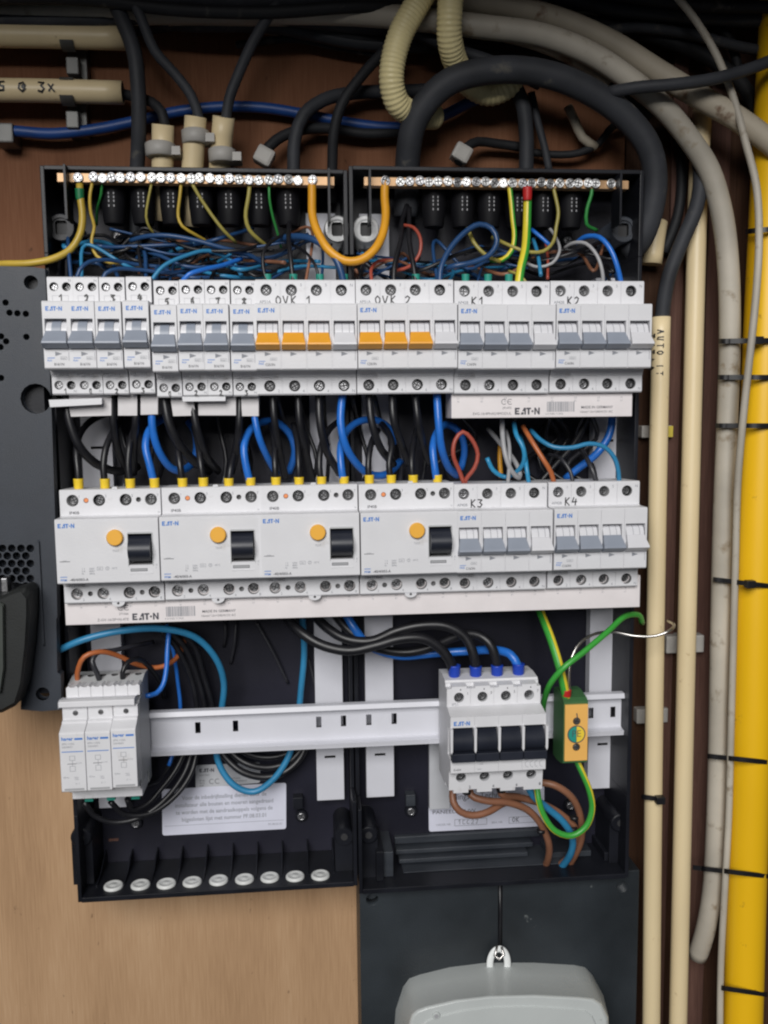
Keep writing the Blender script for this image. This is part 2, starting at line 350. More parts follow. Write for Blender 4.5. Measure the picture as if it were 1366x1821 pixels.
HW = {'1': [[(.1,.7),(.4,1),(.4,0)]], '2': [[(.05,.8),(.3,1),(.55,.8),(.4,.4),(.05,.05),(.65,.0)]], '3': [[(.05,1),(.6,.95),(.3,.6),(.6,.35),(.35,0),(0,.1)]],
      '4': [[(.3,1),(.1,.4),(.7,.45)],[(.6,.8),(.5,0)]], '5': [[(.6,1),(.15,.95),(.1,.55),(.5,.5),(.5,.1),(.05,.05)]], '6': [[(.5,1),(.1,.5),(.15,.05),(.5,.1),(.45,.45),(.12,.4)]],
      '7': [[(0,.9),(.6,.95),(.35,.5),(.3,0),(.05,.1)]], '8': [[(.35,.5),(.1,.8),(.35,1),(.6,.8),(.35,.5),(.1,.2),(.35,0),(.6,.2),(.35,.5)]],
      'O': [[(.3,1),(.05,.7),(.05,.3),(.3,0),(.6,.3),(.6,.7),(.3,1)]], 'V': [[(0,1),(.3,0),(.6,1)]], 'K': [[(.1,1),(.1,0)],[(.6,1),(.12,.5),(.6,0)]],
      'l': [[(.1,1),(.05,.5),(.2,0)]], '@': [[(.7,.3),(.4,0),(.05,.3),(.1,.8),(.5,.95),(.75,.6),(.5,.3),(.35,.5),(.55,.7)]], 'x': [[(0,.8),(.6,.1)],[(.55,.8),(.05,.1)]], ' ': [],
      'T': [[(0,1),(.6,1)],[(.3,1),(.3,0)]], 'A': [[(0,0),(.3,1),(.6,0)],[(.1,.4),(.5,.4)]], 'I': [[(.2,1),(.2,0)]], 'U': [[(0,1),(.05,.1),(.4,0),(.55,1)]], 'R': [[(.1,0),(.1,1),(.5,.85),(.1,.5),(.55,0)]],
      'C': [[(.55,.9),(.15,.9),(.05,.4),(.2,.05),(.6,.1)]], 'E': [[(.55,1),(.1,1),(.1,0),(.6,0)],[(.1,.5),(.5,.5)]], 'S': [[(.55,.9),(.15,.9),(.15,.55),(.5,.45),(.45,.05),(.05,.05)]], '9': [[(.5,.6),(.15,.6),(.15,.95),(.5,.95),(.5,.6),(.4,0)]]}
def hand(b, s, x, z, h, d, w=.55, m='ink', adv=.85, vertical=False):
    for c in s:
        for st in HW.get(c, []):
            if vertical: b.stroke([(x+v*h, z-u*h) for u, v in st], w, d, m)
            else: b.stroke([(x+u*h+random.uniform(-.03, .03)*h, z+v*h) for u, v in st], w, d, m)
        if vertical: z -= adv*h
        else: x += adv*h

# ---------------------------------------------------------------- modular devices; local x 0..width, z=0 top of the face, d absolute
DR, DS, DF = 50, 89, 105
def body_prof(ztop=18.0, zbot=-62.0, recess=True):
    p = [(DR, ztop-1), (DS-1, ztop), (DS, ztop-1), (DS, .8), (DS+2, 0), (DF-1, 0), (DF, -1)]
    if recess: p += [(DF, -11.5), (95, -12), (93, -30.8), (DF, -31.2)]
    p += [(DF, -44.2), (DF-.8, -45), (DS+3.5, -45), (DS, -50), (DS, zbot+1), (DS-1, zbot), (DR, zbot+1)]
    return p
def device_body(w, holes, ztop=18.0, zbot=-62.0, modules=None, mk='white', wells=None):
    modules = modules or [(0, w)]
    b = MB(); b.prof(body_prof(ztop, zbot, False), .28, w-.28, mk); me = b.mesh('body')
    c = MB()
    for x0, x1 in (wells or []): c.box(x0, x1, 98.5, 130, -31.4, -11.7, mk)
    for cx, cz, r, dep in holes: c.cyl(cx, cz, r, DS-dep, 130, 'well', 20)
    # grooves between poles
    for x0, x1 in modules[1:]:
        c.box(x0-.2, x0+.2, DF-.7, 140, -60, 30, mk)
        c.box(x0-.2, x0+.2, DS-.7, DF-.72, 1.2, 40, mk); c.box(x0-.2, x0+.2, DS-.7, DF-.72, -80, -50.2, mk)
    cm = c.mesh('holes')
    return cut(me, cm)
def toggle_mesh(w, mk, tongue=0):
    b = MB(); h = w/2; t = h-1.6
    pr = [(99, -19.6), (105.8, -19.8), (112.3, -27.2), (112.6, -28.4), (107.5, -31.6), (99, -31.2)]
    hw = [t, t, h-.1, h, h, h]
    vs = [(sx*hw[i], d, z) for sx in (-1, 1) for i, (d, z) in enumerate(pr)]; n = len(pr)
    b.add(vs, [(i, (i+1) % n, n+(i+1) % n, n+i) for i in range(n)]+[tuple(range(n)), tuple(range(n, 2*n))], mk)
    me = b.mesh('toggle', bevel=.35)
    return me
def drum_mesh(w, mk, r=8.2, x0=None, x1=None):
    b = MB(); a0, a1, n = -1.1, 1.35, 14; cd_, cz = 96.3, -21.2
    x0 = -w/2 if x0 is None else x0; x1 = w/2 if x1 is None else x1
    b.prof([(cd_+r*math.cos(a0+(a1-a0)*i/n), cz+r*1.05*math.sin(a0+(a1-a0)*i/n)) for i in range(n+1)], x0, x1, mk, True)
    return b.mesh('drum')
TG = {k: toggle_mesh(16.4, k) for k in ('grey', 'orange', 'white2')}
DRUM4 = drum_mesh(13.2, 'white2', 8.6)
def lines4():
    b = MB(); r = 8.66
    for x in (-1.6, 3.3):
        pts = [(96.3+r*math.cos(a), -21.2+r*1.05*math.sin(a)) for a in np.linspace(-.1, 1.2, 8)]
        for i in range(7):
            (d0, z0), (d1, z1) = pts[i], pts[i+1]
            b.add([(x, d0, z0), (x+.35, d0, z0), (x+.35, d1, z1), (x, d1, z1)], [(0, 1, 2, 3)], 'printgrey')
    return b.mesh('seam')
SEAM = lines4()
def arrow(b, x, z, d): b.quad([(x, z+1.5), (x, z-1.5), (x+4.6, z)], d, 'printgrey')

# --- narrow one-pole-and-neutral breaker
W1 = 17.6
def narrow_breaker():
    root = thing('circuit_breaker', '', 'circuit breaker', (0, 0, 0))
    put('body', device_body(W1, [(4.7, 11.3, 3.0, 5), (13, 11.3, 3.0, 6), (4.7, -55.4, 3.0, 5), (13, -55.4, 3.0, 6)], wells=[(1.6, W1-1.6)]), root)
    for x, k, dd in ((4.7, 'steel', 2.2), (13, 'steeld', 4.5)):
        for z in (11.3, -55.4): screw(root, x, DS-dd-1.6, z, 2.35, k)
    put('toggle', TG['grey'], root, (W1/2, 0, 0))
    put('tongue', drum_mesh(6, 'grey', 9.0), root, (W1/2, 0, 0))
    put('switch_guard', drum_mesh(0, 'white2', 8.4, -6.9, -3.1), root, (W1/2, 0, 0))
    put('switch_guard', drum_mesh(0, 'white2', 8.4, 3.1, 6.9), root, (W1/2, 0, 0))
    b = MB(); eaton(b, 2.6, -6.6, 2.9, DF+.08, 'printblue'); put('brand_logo', b.mesh('brand_logo'), root); b = MB(); b.text('PLN', 2.2, -40.0, 1.7, DF+.08, 'printblue', bold=.02); b.rect(2.4, 7.2, -38.0, -37.5, DF+.08, 'printblue')
    put('series_print', b.mesh('series_print'), root)
    b = MB(); arrow(b, 7.6, -35.0, DF+.08); b.text('B16/1N', 6.6, -42.8, 2.5, DF+.08, 'print', bold=.015, sx=.85); b.text('6000', 11.2, -38.6, 1.6, DF+.08, 'printgrey'); b.frame(11, 15.3, -38.9, -36.9, .15, DF+.08, 'printgrey')
    b.rect(16.3, 16.6, -39.5, -34, DF+.08, 'printgrey')
    b.text('N', 14.3, 14.6, 2.6, DS+.08, 'printgrey'); b.text('N', 14.6, -60.4, 2.6, DS+.08, 'printgrey')
    b.frame(3.4, 14.2, 1.6, 5.4, .15, DS+.08, 'printgrey')
    me = MB(); me.text('APP 250HA', 1.6, -49.2, 2.2, 0, 'print', sx=1.1)
    # the code on the sloping strip under the face
    b.v += [(x, DS+3.5+(-45-z)*.70+.12, z) for x, d, z in me.v]; off = len(b.v)-len(me.v)
    for f in me.f: b.f.append([off+i for i in f]); b.m.append(b.mi('print')); b.s.append(False)
    put('printed_text', b.mesh('printed_text'), root)
    return root
# --- four-pole breaker
def wide_breaker(tg):
    root = thing('four_pole_breaker', '', 'circuit breaker', (0, 0, 0))
    q = 17.5; mods = [(i*q, (i+1)*q) for i in range(4)]
    hs = [(i*q+7.6, 10.9, 4.0, 6) for i in range(4)]+[(i*q+8.6, -55.6, 4.0, 6) for i in range(4)]
    put('body', device_body(70, hs, modules=mods, wells=[(i*q+1.2, (i+1)*q-1.6) for i in range(4)]), root)
    for cx, cz, r, dep in hs: screw(root, cx, DS-5, cz)
    for i in range(4):
        put('drum', DRUM4, root, (i*q+q/2-.2, 0, 0)); put('seam', SEAM, root, (i*q+q/2-.2, 0, 0))
        put('toggle', TG['white2' if i == 3 else tg], root, (i*q+q/2-.2, 0, 0), label='white toggle' if i == 3 else None)
    b = MB(); eaton(b, 2.2, -6.4, 3.0, DF+.08, 'printblue'); put('brand_logo', b.mesh('brand_logo'), root); b = MB(); b.text('FAZ', 1.9, -41.5, 2.0, DF+.08, 'printblue', bold=.02); b.rect(2, 6.4, -39.4, -39, DF+.08, 'printblue')
    put('series_print', b.mesh('series_print'), root)
    b = MB()
    for i in range(4):
        arrow(b, i*q+6.2, -34.3, DF+.08)
        b.text('135N'[i], i*q+13.6, 13.4, 2.9, DS+.08, 'printgrey'); b.text('246N'[i], i*q+14.2, -60.2, 2.9, DS+.08, 'printgrey')
    b.text('C25/3N' if tg == 'orange' else 'C16/3N', 6.4, -42.4, 2.4, DF+.08, 'print', bold=.015, sx=.85); b.text('10000', 10, -38.4, 1.4, DF+.08, 'printgrey')
    b.frame(9.8, 14.4, -38.7, -36.9, .15, DF+.08, 'printgrey'); b.rect(68.2, 68.5, -39, -33, DF+.08, 'printgrey')
    b.text('AP51A' if tg == 'orange' else 'AP42B', 2.8, 1.8, 2.8, DS+.08, 'printgrey', bold=.01)
    me = MB(); me.text('HN2433025', 2, -49.3, 2.2, 0, 'print', sx=1.1)
    b.v += [(x, DS+3.5+(-45-z)*.70+.12, z) for x, d, z in me.v]; off = len(b.v)-len(me.v)
    for f in me.f: b.f.append([off+i for i in f]); b.m.append(b.mi('print')); b.s.append(False)
    put('printed_text', b.mesh('printed_text'), root)
    return root
# --- residual current device
def rcd():
    root = thing('residual_current_switch', '', 'safety switch', (0, 0, 0))
    xs = [9, 27.2, 45.5, 63]
    hs = [(x, 11.4, 4.2, 6) for x in xs]+[(x, -55.3, 4.2, 6) for x in xs]
    sm = [(18.3, 11.4, 1.8, 3), (54.4, 11.4, 1.8, 4), (18.3, -55.3, 1.8, 4), (54.4, -55.3, 1.8, 4)]
    me = device_body(70, hs+sm, ztop=19, zbot=-62.3)
    c = MB(); c.box(49.0, 65.2, 92, 130, -32.8, -10.8, 'white')
    put('body', cut(me, c.mesh('well')), root)
    for x, z, r, d in hs: screw(root, x, DS-5, z)
    b = MB(); b.cyl(18.3, 11.4, 1.6, DS-2.9, DS-.3, 'led', 14, .3); put('status_window', b.mesh('status_window'), root)
    b = MB(); b.cyl(40.4, -13.2, 5.7, DF-1, DF+2.6, 'button', 28, .7); b.cyl(40.4, -13.2, 6.3, DF-1, DF+.3, 'white', 28, .1); put('test_button', b.mesh('test_button'), root)
    b = MB(); n = 16; b.prof([(93, -11.4)]+[(93.5+19*math.cos(t)*1.0, -21.8+10.6*math.sin(t)) for t in np.linspace(1.05, -.95, n)]+[(93, -32.3)], 49.6, 64.6, 'toggleblack', True)
    put('toggle', b.mesh('toggle'), root)
    b = MB(); b.box(48.4, 49.0, DF-.5, DF+.5, -33.4, -10.2, 'base_grey'); b.box(65.2, 65.8, DF-.5, DF+.5, -33.4, -10.2, 'base_grey'); b.box(49, 65.2, DF-.5, DF+.5, -10.8, -9.6, 'base_grey'); b.box(49, 65.2, DF-.5, DF+.3, -39, -38.4, 'white')
    put('toggle_frame', b.mesh('toggle_frame'), root)
    b = MB(); eaton(b, 2.2, -6.0, 3.0, DF+.08, 'printblue'); put('brand_logo', b.mesh('brand_logo'), root); b = MB(); b.text('PFIM', 2.4, -43.0, 2.2, DF+.08, 'printblue', bold=.02); b.rect(2.4, 7, -40.3, -39.8, DF+.08, 'printblue')
    put('series_print', b.mesh('series_print'), root)
    b = MB(); b.text('-40/4/003-A', 8.6, -43.0, 2.6, DF+.08, 'print', bold=.02); b.text('TEST', 40.4, -23.2, 2.1, DF+.08, 'printgrey', 'CENTER')
    b.rect(50, 61.5, -37.2, -35.2, DF+.1, 'greyd'); b.frame(50, 61.5, -37.2, -35.2, .35, DF+.14, 'print')
    b.rect(2.4, 9.4, -29.5, -29.1, DF+.08, 'print'); b.text('0.03A', 4.2, -29.2, 1.3, DF+.1, 'printgrey')
    for i, (x, t) in enumerate(((17, '1 2\n3 4\nN'), (22, '230V\n400V\n50Hz'), (28, 'Un'), (33.8, 'T'), (37, '-25°C'))):
        b.text(t, x, -35.2, 1.7, DF+.08, 'printgrey', bold=.01)
    b.frame(27.3, 31.2, -35.8, -33.4, .2, DF+.1, 'printgrey'); b.ring(34.3, -34.6, 1.0, 1.25, DF+.1, 'printgrey', 14)
    b.text('IP40B', 6.4, 1.7, 3.0, DS+.08, 'print', bold=.01); b.text('N', 67.4, 1.6, 1.8, DS+.08, 'printgrey')
    b.text('0\nI', 67.2, -33.5, 2.0, DF+.08, 'printgrey')
    for i, x in enumerate(xs): b.text('1357'[i], x+4.0, 13.4, 2.7, DS+.08, 'printgrey'); b.text('2468'[i], x+3.9, -60.4, 2.7, DS+.08, 'printgrey')
    me = MB(); me.text('-HN 274047', 3, -49.0, 2.4, 0, 'print', sx=1.1)
    b.v += [(x, DS+3.5+(-45-z)*.70+.12, z) for x, d, z in me.v]; off = len(b.v)-len(me.v)
    for f in me.f: b.f.append([off+i for i in f]); b.m.append(b.mi('print')); b.s.append(False)
    put('printed_text', b.mesh('printed_text'), root)
    b = MB(); b.out([(33, -62)]+[(37.5+4.5*math.cos(t), -62-3.2*math.sin(t)) for t in np.linspace(math.pi, 0, 8)], DS-3, DS+.6, 'white'); b.cyl(37.5, -62.6, .9, DS+.5, DS+.72, 'hole', 10)
    b.out([(36, 19.0), (36.6, 20.6), (39.6, 20.6), (40.2, 19)], DS-4, DS-.4, 'white')
    put('clip_tab', b.mesh('clip_tab'), root)
    return root

Z1, Z2, Z3 = 0.0, -145.4, -297.0
GAP = 0
proto = narrow_breaker()
marks = ['1', '2', '3', '4', '5', '6', '7', '8']; under = ['1', 'l', '2', '3', 'l', '2', '2', '3']
for i in range(8):
    x = -421.5+i*17.62+(.9 if i > 3 else 0)
    o = proto if i == 0 else copy_tree(proto)
    dz = 1.4 if i < 4 else -.6
    o.location = (x*MM, 0, (Z1+dz)*MM); o['_o'] = (x, 0, Z1+dz)
    tag(o, ['leftmost narrow breaker of the upper row, handwritten 1 above its grey toggle', 'second narrow breaker with handwritten 2, second from left in the upper row',
            'third narrow breaker with handwritten 3 above its grey toggle', 'fourth narrow breaker with handwritten 4, last of the left four',
            'narrow breaker with handwritten 5, first after the small step in the row', 'sixth narrow breaker from left, handwritten 6 above its grey toggle',
            'seventh narrow breaker from left, handwritten 7 above its grey toggle', 'narrow breaker with handwritten 8, beside the orange-toggled breaker'][i], 'circuit breaker', 'narrow grey-toggled breakers of the upper row')
    b = MB(); hand(b, marks[i], 7.6, 1.2, 4.8, DS+.2, .75); hand(b, under[i], 8, -61.4, 3.6, DS+.2, .5); put('handwriting', b.mesh('handwriting'), o)
def handw(root, s, x):
    b = MB(); hand(b, s, x, 1.0, 5.6, DS+.25, .8, adv=.95); put('handwriting', b.mesh('handwriting'), root)
wo = wide_breaker('orange'); wg = wide_breaker('grey')
spots = [(wo, -280.2, Z1, 'OVK 1', 'four-pole breaker with orange toggles marked OVK 1, left of the other orange one'),
         (None, -210.1, Z1, 'OVK 2', 'four-pole breaker with orange toggles marked OVK 2'),
         (wg, -140.1, Z1, 'K1', 'four-pole breaker with grey toggles marked K1, upper row above the printed busbar'),
         (None, -70.05, Z1, 'K2', 'four-pole breaker with grey toggles marked K2, right end of upper row'),
         (None, -140.1, Z2, 'K3', 'four-pole breaker with grey toggles marked K3, lower row beside the last safety switch'),
         (None, -70.05, Z2, 'K4', 'four-pole breaker with grey toggles marked K4, right end of lower row')]
for i, (p, x, z, s, lab) in enumerate(spots):
    o = p if p else copy_tree(wo if i == 1 else wg)
    if not p:
        for c in list(o.children):
            if c.name.startswith('handwriting'): bpy.data.objects.remove(c)
    o.location = (x*MM, 0, z*MM); tag(o, lab, 'circuit breaker', 'four-pole breakers'); handw(o, s, 14 if i < 2 else 12.5)
r0 = rcd()
for i in range(4):
    o = r0 if i == 0 else copy_tree(r0)
    o.location = ((-420.4+70.1*i)*MM, 0, (Z2-.6+.2*i)*MM)
    tag(o, ['white safety switch with yellow test button at the left end of the lower row', 'white safety switch with yellow test button, second from left above the barcode',
            'white safety switch with yellow test button, second from right of the four', 'white safety switch with yellow test button next to the breaker marked K3'][i],
        'safety switch', 'residual current switches in the lower row')

# --- main switch
def main_switch():
    X0, Zt = -145.6, Z3
    root = thing('main_switch', 'white four-pole main switch with black rocker toggles and blue ferrules on top', 'main switch', (X0, 0, Zt))
    q = 17.9; w = 71.6
    pr = [(50, 19.5), (66, 20.5), (80, 19.5), (81, 18), (89, 17), (89, 2), (105, -1), (105, -11), (94, -12), (92, -33.5), (105, -34), (105, -43.5), (104.5, -44), (98, -44.5), (96, -63), (50, -63)]
    b = MB(); b.prof(pr, 0, w, 'white'); me = b.mesh('body')
    c = MB()
    for i in range(4):
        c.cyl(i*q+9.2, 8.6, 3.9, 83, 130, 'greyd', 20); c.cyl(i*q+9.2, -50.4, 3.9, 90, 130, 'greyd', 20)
        c.box(i*q+1.2, (i+1)*q-1.0, 90, 130, -34.5, -9.0, 'white')
        if i: c.box(i*q-.12, i*q+.12, 104.4, 130, -60, -.5, 'white'); c.box(i*q-.12, i*q+.12, 88.4, 104.3, 2.6, 30, 'white')
        c.box(i*q-2.9, i*q+3.6, 82, 130, 15.4, 40, 'white'); c.box(i*q-2.9, i*q+3.6, 80, 130, -80, -60.4, 'white')
    c.box(4*q-2.9, 4*q+4, 82, 130, 15.4, 40, 'white')
    for i in range(4): c.cyl(i*q+8.6, 0, .01, 0, .01, 'white', 3) if False else None
    me = cut(me, c.mesh('cuts'), True); put('body', me, root)
    for i in range(4):
        screw(root, i*q+9.2, 84, 8.6, 3.1, 'steeld'); screw(root, i*q+9.2, 91, -50.4, 3.1, 'steeld')
        b = MB(); x0, x1 = i*q+1.5, (i+1)*q-1.3
        b.prof([(91, -9.6), (100, -9.8)]+[(92+17*math.cos(t), -20.5+11.5*math.sin(t)) for t in np.linspace(.9, -.55, 12)]+[(91, -30)], x0, x1, 'toggleblack', True)
        b.box(i*q+.25, (i+1)*q-.25, 104, 110, -33.6, -27.2, 'toggleblack')
        put('toggle', b.mesh('toggle', bevel=.3), root)
    b = MB()
    for i in range(5):
        x = i*q+(0.2 if i == 0 else -.2 if i == 4 else 0); b.out([(x-1.0, -8.8), (x+1.0, -8.8), (x+.8, -25.5), (x, -27.4), (x-.8, -25.5)], 104, 109, 'white')
    put('toggle_rib', b.mesh('toggle_rib'), root)
    b = MB(); eaton(b, 2.4, -7.4, 3.2, 105.08, 'printblue'); put('series_print', b.mesh('series_print'), root)
    b = MB(); b.text('IS-63/4', 2.2, -41.8, 2.0, 105.08, 'print', bold=.02); b.text('~ 63A', 20, -38.0, 1.8, 105.08, 'printgrey'); b.text('400V', 20, -41.8, 1.6, 105.08, 'printgrey'); b.text('IP51', 3.6, 2.4, 3.0, 89.1, 'printgrey')
    for i in range(4):
        b.text('1357'[i], i*q+15, 10.6, 3, 89.1, 'print'); b.text('2468'[i], i*q+15, -59, 3, 97.6, 'print'); b.rect(i*q+10, i*q+10.8, 14, 15.2, 89.1, 'print')
        b.stroke([(56+i*3.6+2.4, -36), (56+i*3.6, -38), (56+i*3.6+.6, -40.6), (56+i*3.6+2.4, -41.6)], .25, 105.1, 'printgrey')
    put('printed_text', b.mesh('printed_text'), root)
    return root
main_switch()

# --- three-pole surge arrester
def surge():
    X0, Zt = -424.5, Z3+1
    root = thing('surge_arrester', 'three-module white surge arrester with blue print at the left end of the lower rail', 'surge arrester', (X0, 0, Zt))
    q = 17.7; w = 3*q
    b = MB(); b.prof([(50, 27), (62, 27.5), (74, 25), (76, 16.5), (88, 15.5), (88, 5.5), (90, 5), (90, -47), (62, -48), (62, -58), (50, -58)], 0, w, 'base_grey')
    me = b.mesh('base'); c = MB()
    for i in range(6): c.lathe_z(5+i*8.7, 62, [(2.6, 20), (2.6, 50)], 'hole', 12)
    for i in range(6): c.cyl(5+i*8.7, 15.8, 2.8, 68, 120, 'hole', 14)
    put('base', cut(me, c.mesh('holes')), root)
    for i in range(3):
        x0 = i*q; dz = .0 if i < 2 else 1.2
        b = MB(); b.prof([(88, 3.4+dz), (92, 3.2+dz), (92, 14.4), (82, 14.4), (82, -44.5), (105, -44.5), (106, -43.6), (106, .2+dz), (105, 1+dz)] if False else [(82, 14.4), (94, 14.2), (94, 5.0+dz), (97, 4.2+dz), (97, 3.0+dz), (105, -.6+dz), (106, -1.6+dz), (106, -43.4+dz), (105, -44.4+dz), (82, -44.4+dz)], x0+.22, x0+q-.22, 'white')
        p = put('cartridge', b.mesh('cartridge', bevel=.25), root)
        b = MB()
        b.text('hager', x0+1.6, -6.2+dz, 3.6, 106.1, 'printblue', bold=.03); b.rect(x0+10.6, x0+16.2, -6.0+dz, -4.6+dz, 106.1, 'printblue'); b.rect(x0+1.4, x0+16.2, -14.8+dz, -14.2+dz, 106.1, 'printblue')
        put('series_print', b.mesh('series_print'), p)
        b = MB(); b.text('SPN 115N', x0+1.7, -9.4+dz, 2.0, 106.1, 'printgrey'); b.text('230/400V', x0+1.7, -11.7+dz, 1.9, 106.1, 'printgrey')
        for (u0, u1, v0, v1) in ((6.6, 10.4, -21, -17.6), (6.6, 10.4, -29, -25)): b.frame(x0+u0, x0+u1, v0+dz, v1+dz, .25, 106.1, 'printgrey')
        b.rect(x0+8.4, x0+8.65, -25+dz, -21+dz, 106.1, 'printgrey'); b.rect(x0+5, x0+11.2, -23.6+dz, -23.2+dz, 106.12, 'print'); b.text('Uc 275', x0+11.2, -23.4+dz, 1.3, 106.1, 'printgrey')
        b.text('8/20us', x0+1.8, -33.8+dz, 1.5, 106.1, 'printgrey'); b.text('Imax\n15kA', x0+9.4, -33.8+dz, 1.4, 106.1, 'printgrey'); b.text('0 - 1', x0+10, -38.6+dz, 1.6, 106.1, 'printgrey')
        b.rect(x0+2.2, x0+15.8, -42.9+dz, -41.5+dz, 106.1, 'greyd')
        put('printed_text', b.mesh('printed_text'), p)
        b = MB(); b.cyl(x0+9.2, 9.6, 1.9, 94, 94.6, 'steeld', 14, .2); b.box(x0+7.8, x0+10.6, 94.6, 94.75, 9.3, 9.9, 'hole'); put('test_screw', b.mesh('test_screw'), p)
    b = MB(); b.prof([(84, 18), (94, 19.6), (98, 19), (98, 14.9), (84, 14.9)], -1.4, w-1.6, 'white'); put('busbar_cover', b.mesh('busbar_cover', bevel=.5), root)
    b = MB()
    for i in range(6): b.out([(1+i*8.7, 18), (1+i*8.7, 25), (2.4+i*8.7, 26.4), (4.2+i*8.7, 25.3), (6.4+i*8.7, 25.3), (8.2+i*8.7, 26.4), (9.5+i*8.7, 25), (9.5+i*8.7, 18)], 74, 84.5-.05*i, 'white')
    put('terminal_cover', b.mesh('terminal_cover'), root)
    b = MB(); b.prof([(60, -48.2), (92, -48.2), (92, -50.5), (86, -51.5), (86, -58.2), (84, -59), (60, -59)], 2.0, w-1.0, 'white'); put('busbar_cover', b.mesh('busbar_cover', bevel=.4), root)
    b = MB(); b.box(8, 14, 66, 76, -65, -59.1, 'teal'); put('ferrule', b.mesh('ferrule'), root)
    b = MB(); b.box(24, 30, 66, 76, -65, -59.1, 'teal'); put('ferrule', b.mesh('ferrule'), root)
    b = MB(); b.box(42, 48, 66, 76, -65, -59.1, 'teal'); put('ferrule', b.mesh('ferrule'), root)
surge()

# --- earth terminal block
def pe_block():
    xa, za = U(1005, 1246, 84); xb, zb = U(1044, 1357, 84)
    root = thing('earth_terminal', 'green and orange-yellow earth terminal block marked PE beside the main switch', 'terminal block', ((xa+xb)/2, 50, (za+zb)/2))
    b = MB(); b.prof([(57, za+2.4), (66, za+3), (80, za+1), (84, za-1), (84, zb+1), (80, zb-1), (66, zb-3), (57, zb-2.4)], xa-1, xb, 'pegreen'); b.box(xa+2.5, xb-1, 51.2, 57, zb+2, za-2, 'pegreen'); me = b.mesh('housing', tuple(root['_o']))
    put('housing', me, root)
    b = MB(); b.box(xa-.4, xb-.4, 83, 86, zb+3, za-3, 'peface'); part('face_plate', b, root, bevel=.4)
    cx = (xa+xb)/2; cz = (za+zb)/2-1
    b = MB(); n = 24
    b.quad([(cx-.4+6.6*math.cos(t), cz+6.6*math.sin(t)) for t in np.linspace(math.pi/2, 3*math.pi/2, 14)], 86.1, 'pelogo')
    b.quad([(cx-.4+6.6*math.cos(t), cz+6.6*math.sin(t)) for t in np.linspace(-math.pi/2, math.pi/2, 14)], 86.1, 'pelogoy'); b.ring(cx-.4, cz, 6.3, 7.1, 86.2, 'print'); b.rect(cx-.6, cx-.2, cz-6.3, cz+6.3, 86.15, 'print')
    b.text('PE', cx-.4, cz-2.0, 7.6, 86.25, 'print', 'CENTER', bold=-.008)
    b.stroke([(cx-.4, cz+16.5), (cx+.2, cz+13)], .9, 86.2, 'print')
    part('earth_mark', b, root)
    for dz in (10.4, -10.2):
        b = MB(); b.cyl(cx-.3, cz+dz, 3.0, 85.5, 86.08, 'hole', 18); b.cyl(cx-.3, cz+dz, 2.6, 86.0, 86.9, 'steeld', 18, .5); b.box(cx-2.2, cx+1.6, 86.9, 87, cz+dz-.3, cz+dz+.3, 'hole'); part('screw', b, root)
pe_block()

# ---------------------------------------------------------------- rails, strips, busbars, covers
def rail(x0, x1, zc, label, slots=()):
    root = thing('mounting_rail', label, 'rail', (x0, 38, zc), 'horizontal mounting rails')
    pr = [(44, 17.5), (50, 17.5), (50, 17.0), (51, 13.6), (45, 13), (43.5, 12.2), (43.5, -12.2), (45, -13), (51, -13.6), (50, -17), (50, -17.5), (44, -17.5), (40, -12), (40, 12)]
    b = MB(); b.prof([(d, zc+z) for d, z in pr], x0, x1, 'rail'); me = b.mesh('rail_profile', tuple(root['_o']))
    if slots:
        c = MB()
        for px, py in slots:
            x, z = U(px, py, 43.5); c.box(x-2.1, x+2.1, 30, 60, z-4.4, z+4.4, 'hole')
        me = cut(me, c.mesh('slots', tuple(root['_o'])))
    put('rail_profile', me, root)
rail(-421, 6, Z1-22, 'white rail behind the upper breaker row'); rail(-421, 6, Z2-22, 'white rail behind the safety switches')
rail(-426, 7.5, -321, 'white slotted rail carrying the surge arrester and the main switch', [(352,1294),(419,1291),(567,1284),(611,1282),(656,1280),(701,1278),(1051,1268),(1090,1266)])
for x0, x1, zb, lab in ((-419.7, -396.4, -392, 'white vertical strip behind the left end of the rows'), (-243.2, -220.6, -395, 'white vertical strip left of the middle joint'),
                    (-202.0, -178.8, -394.5, 'white vertical strip right of the middle joint'), (-12.7, 12.0, -397, 'white vertical strip behind the right end of the rows')):
    root = thing('support_strip', lab, 'support strip', (x0, 10, zb), 'white vertical support strips')
    b = MB(); b.box(x0, x1, 9, 20, zb, 78 if -300 < x0 < -100 else 30, 'strip'); me = b.mesh('strip_plate', tuple(root['_o']), .5)
    c = MB(); xm = (x0+x1)/2
    for zz in (-357.5, -100): c.box(xm-4.5, xm+4.5, 15, 30, zz-1, zz+1, 'hole')
    put('strip_plate', cut(me, c.mesh('slot', tuple(root['_o']))), root)
x0, z0 = U(764, 1440, 18); x1, z1 = U(800, 1320, 18)
b = MB(); b.box(x0, x1, 12, 18, z0, z1, 'paper2'); solo('plastic_tab', b, 'pale translucent strip left behind the main switch', 'strip', bevel=.4)

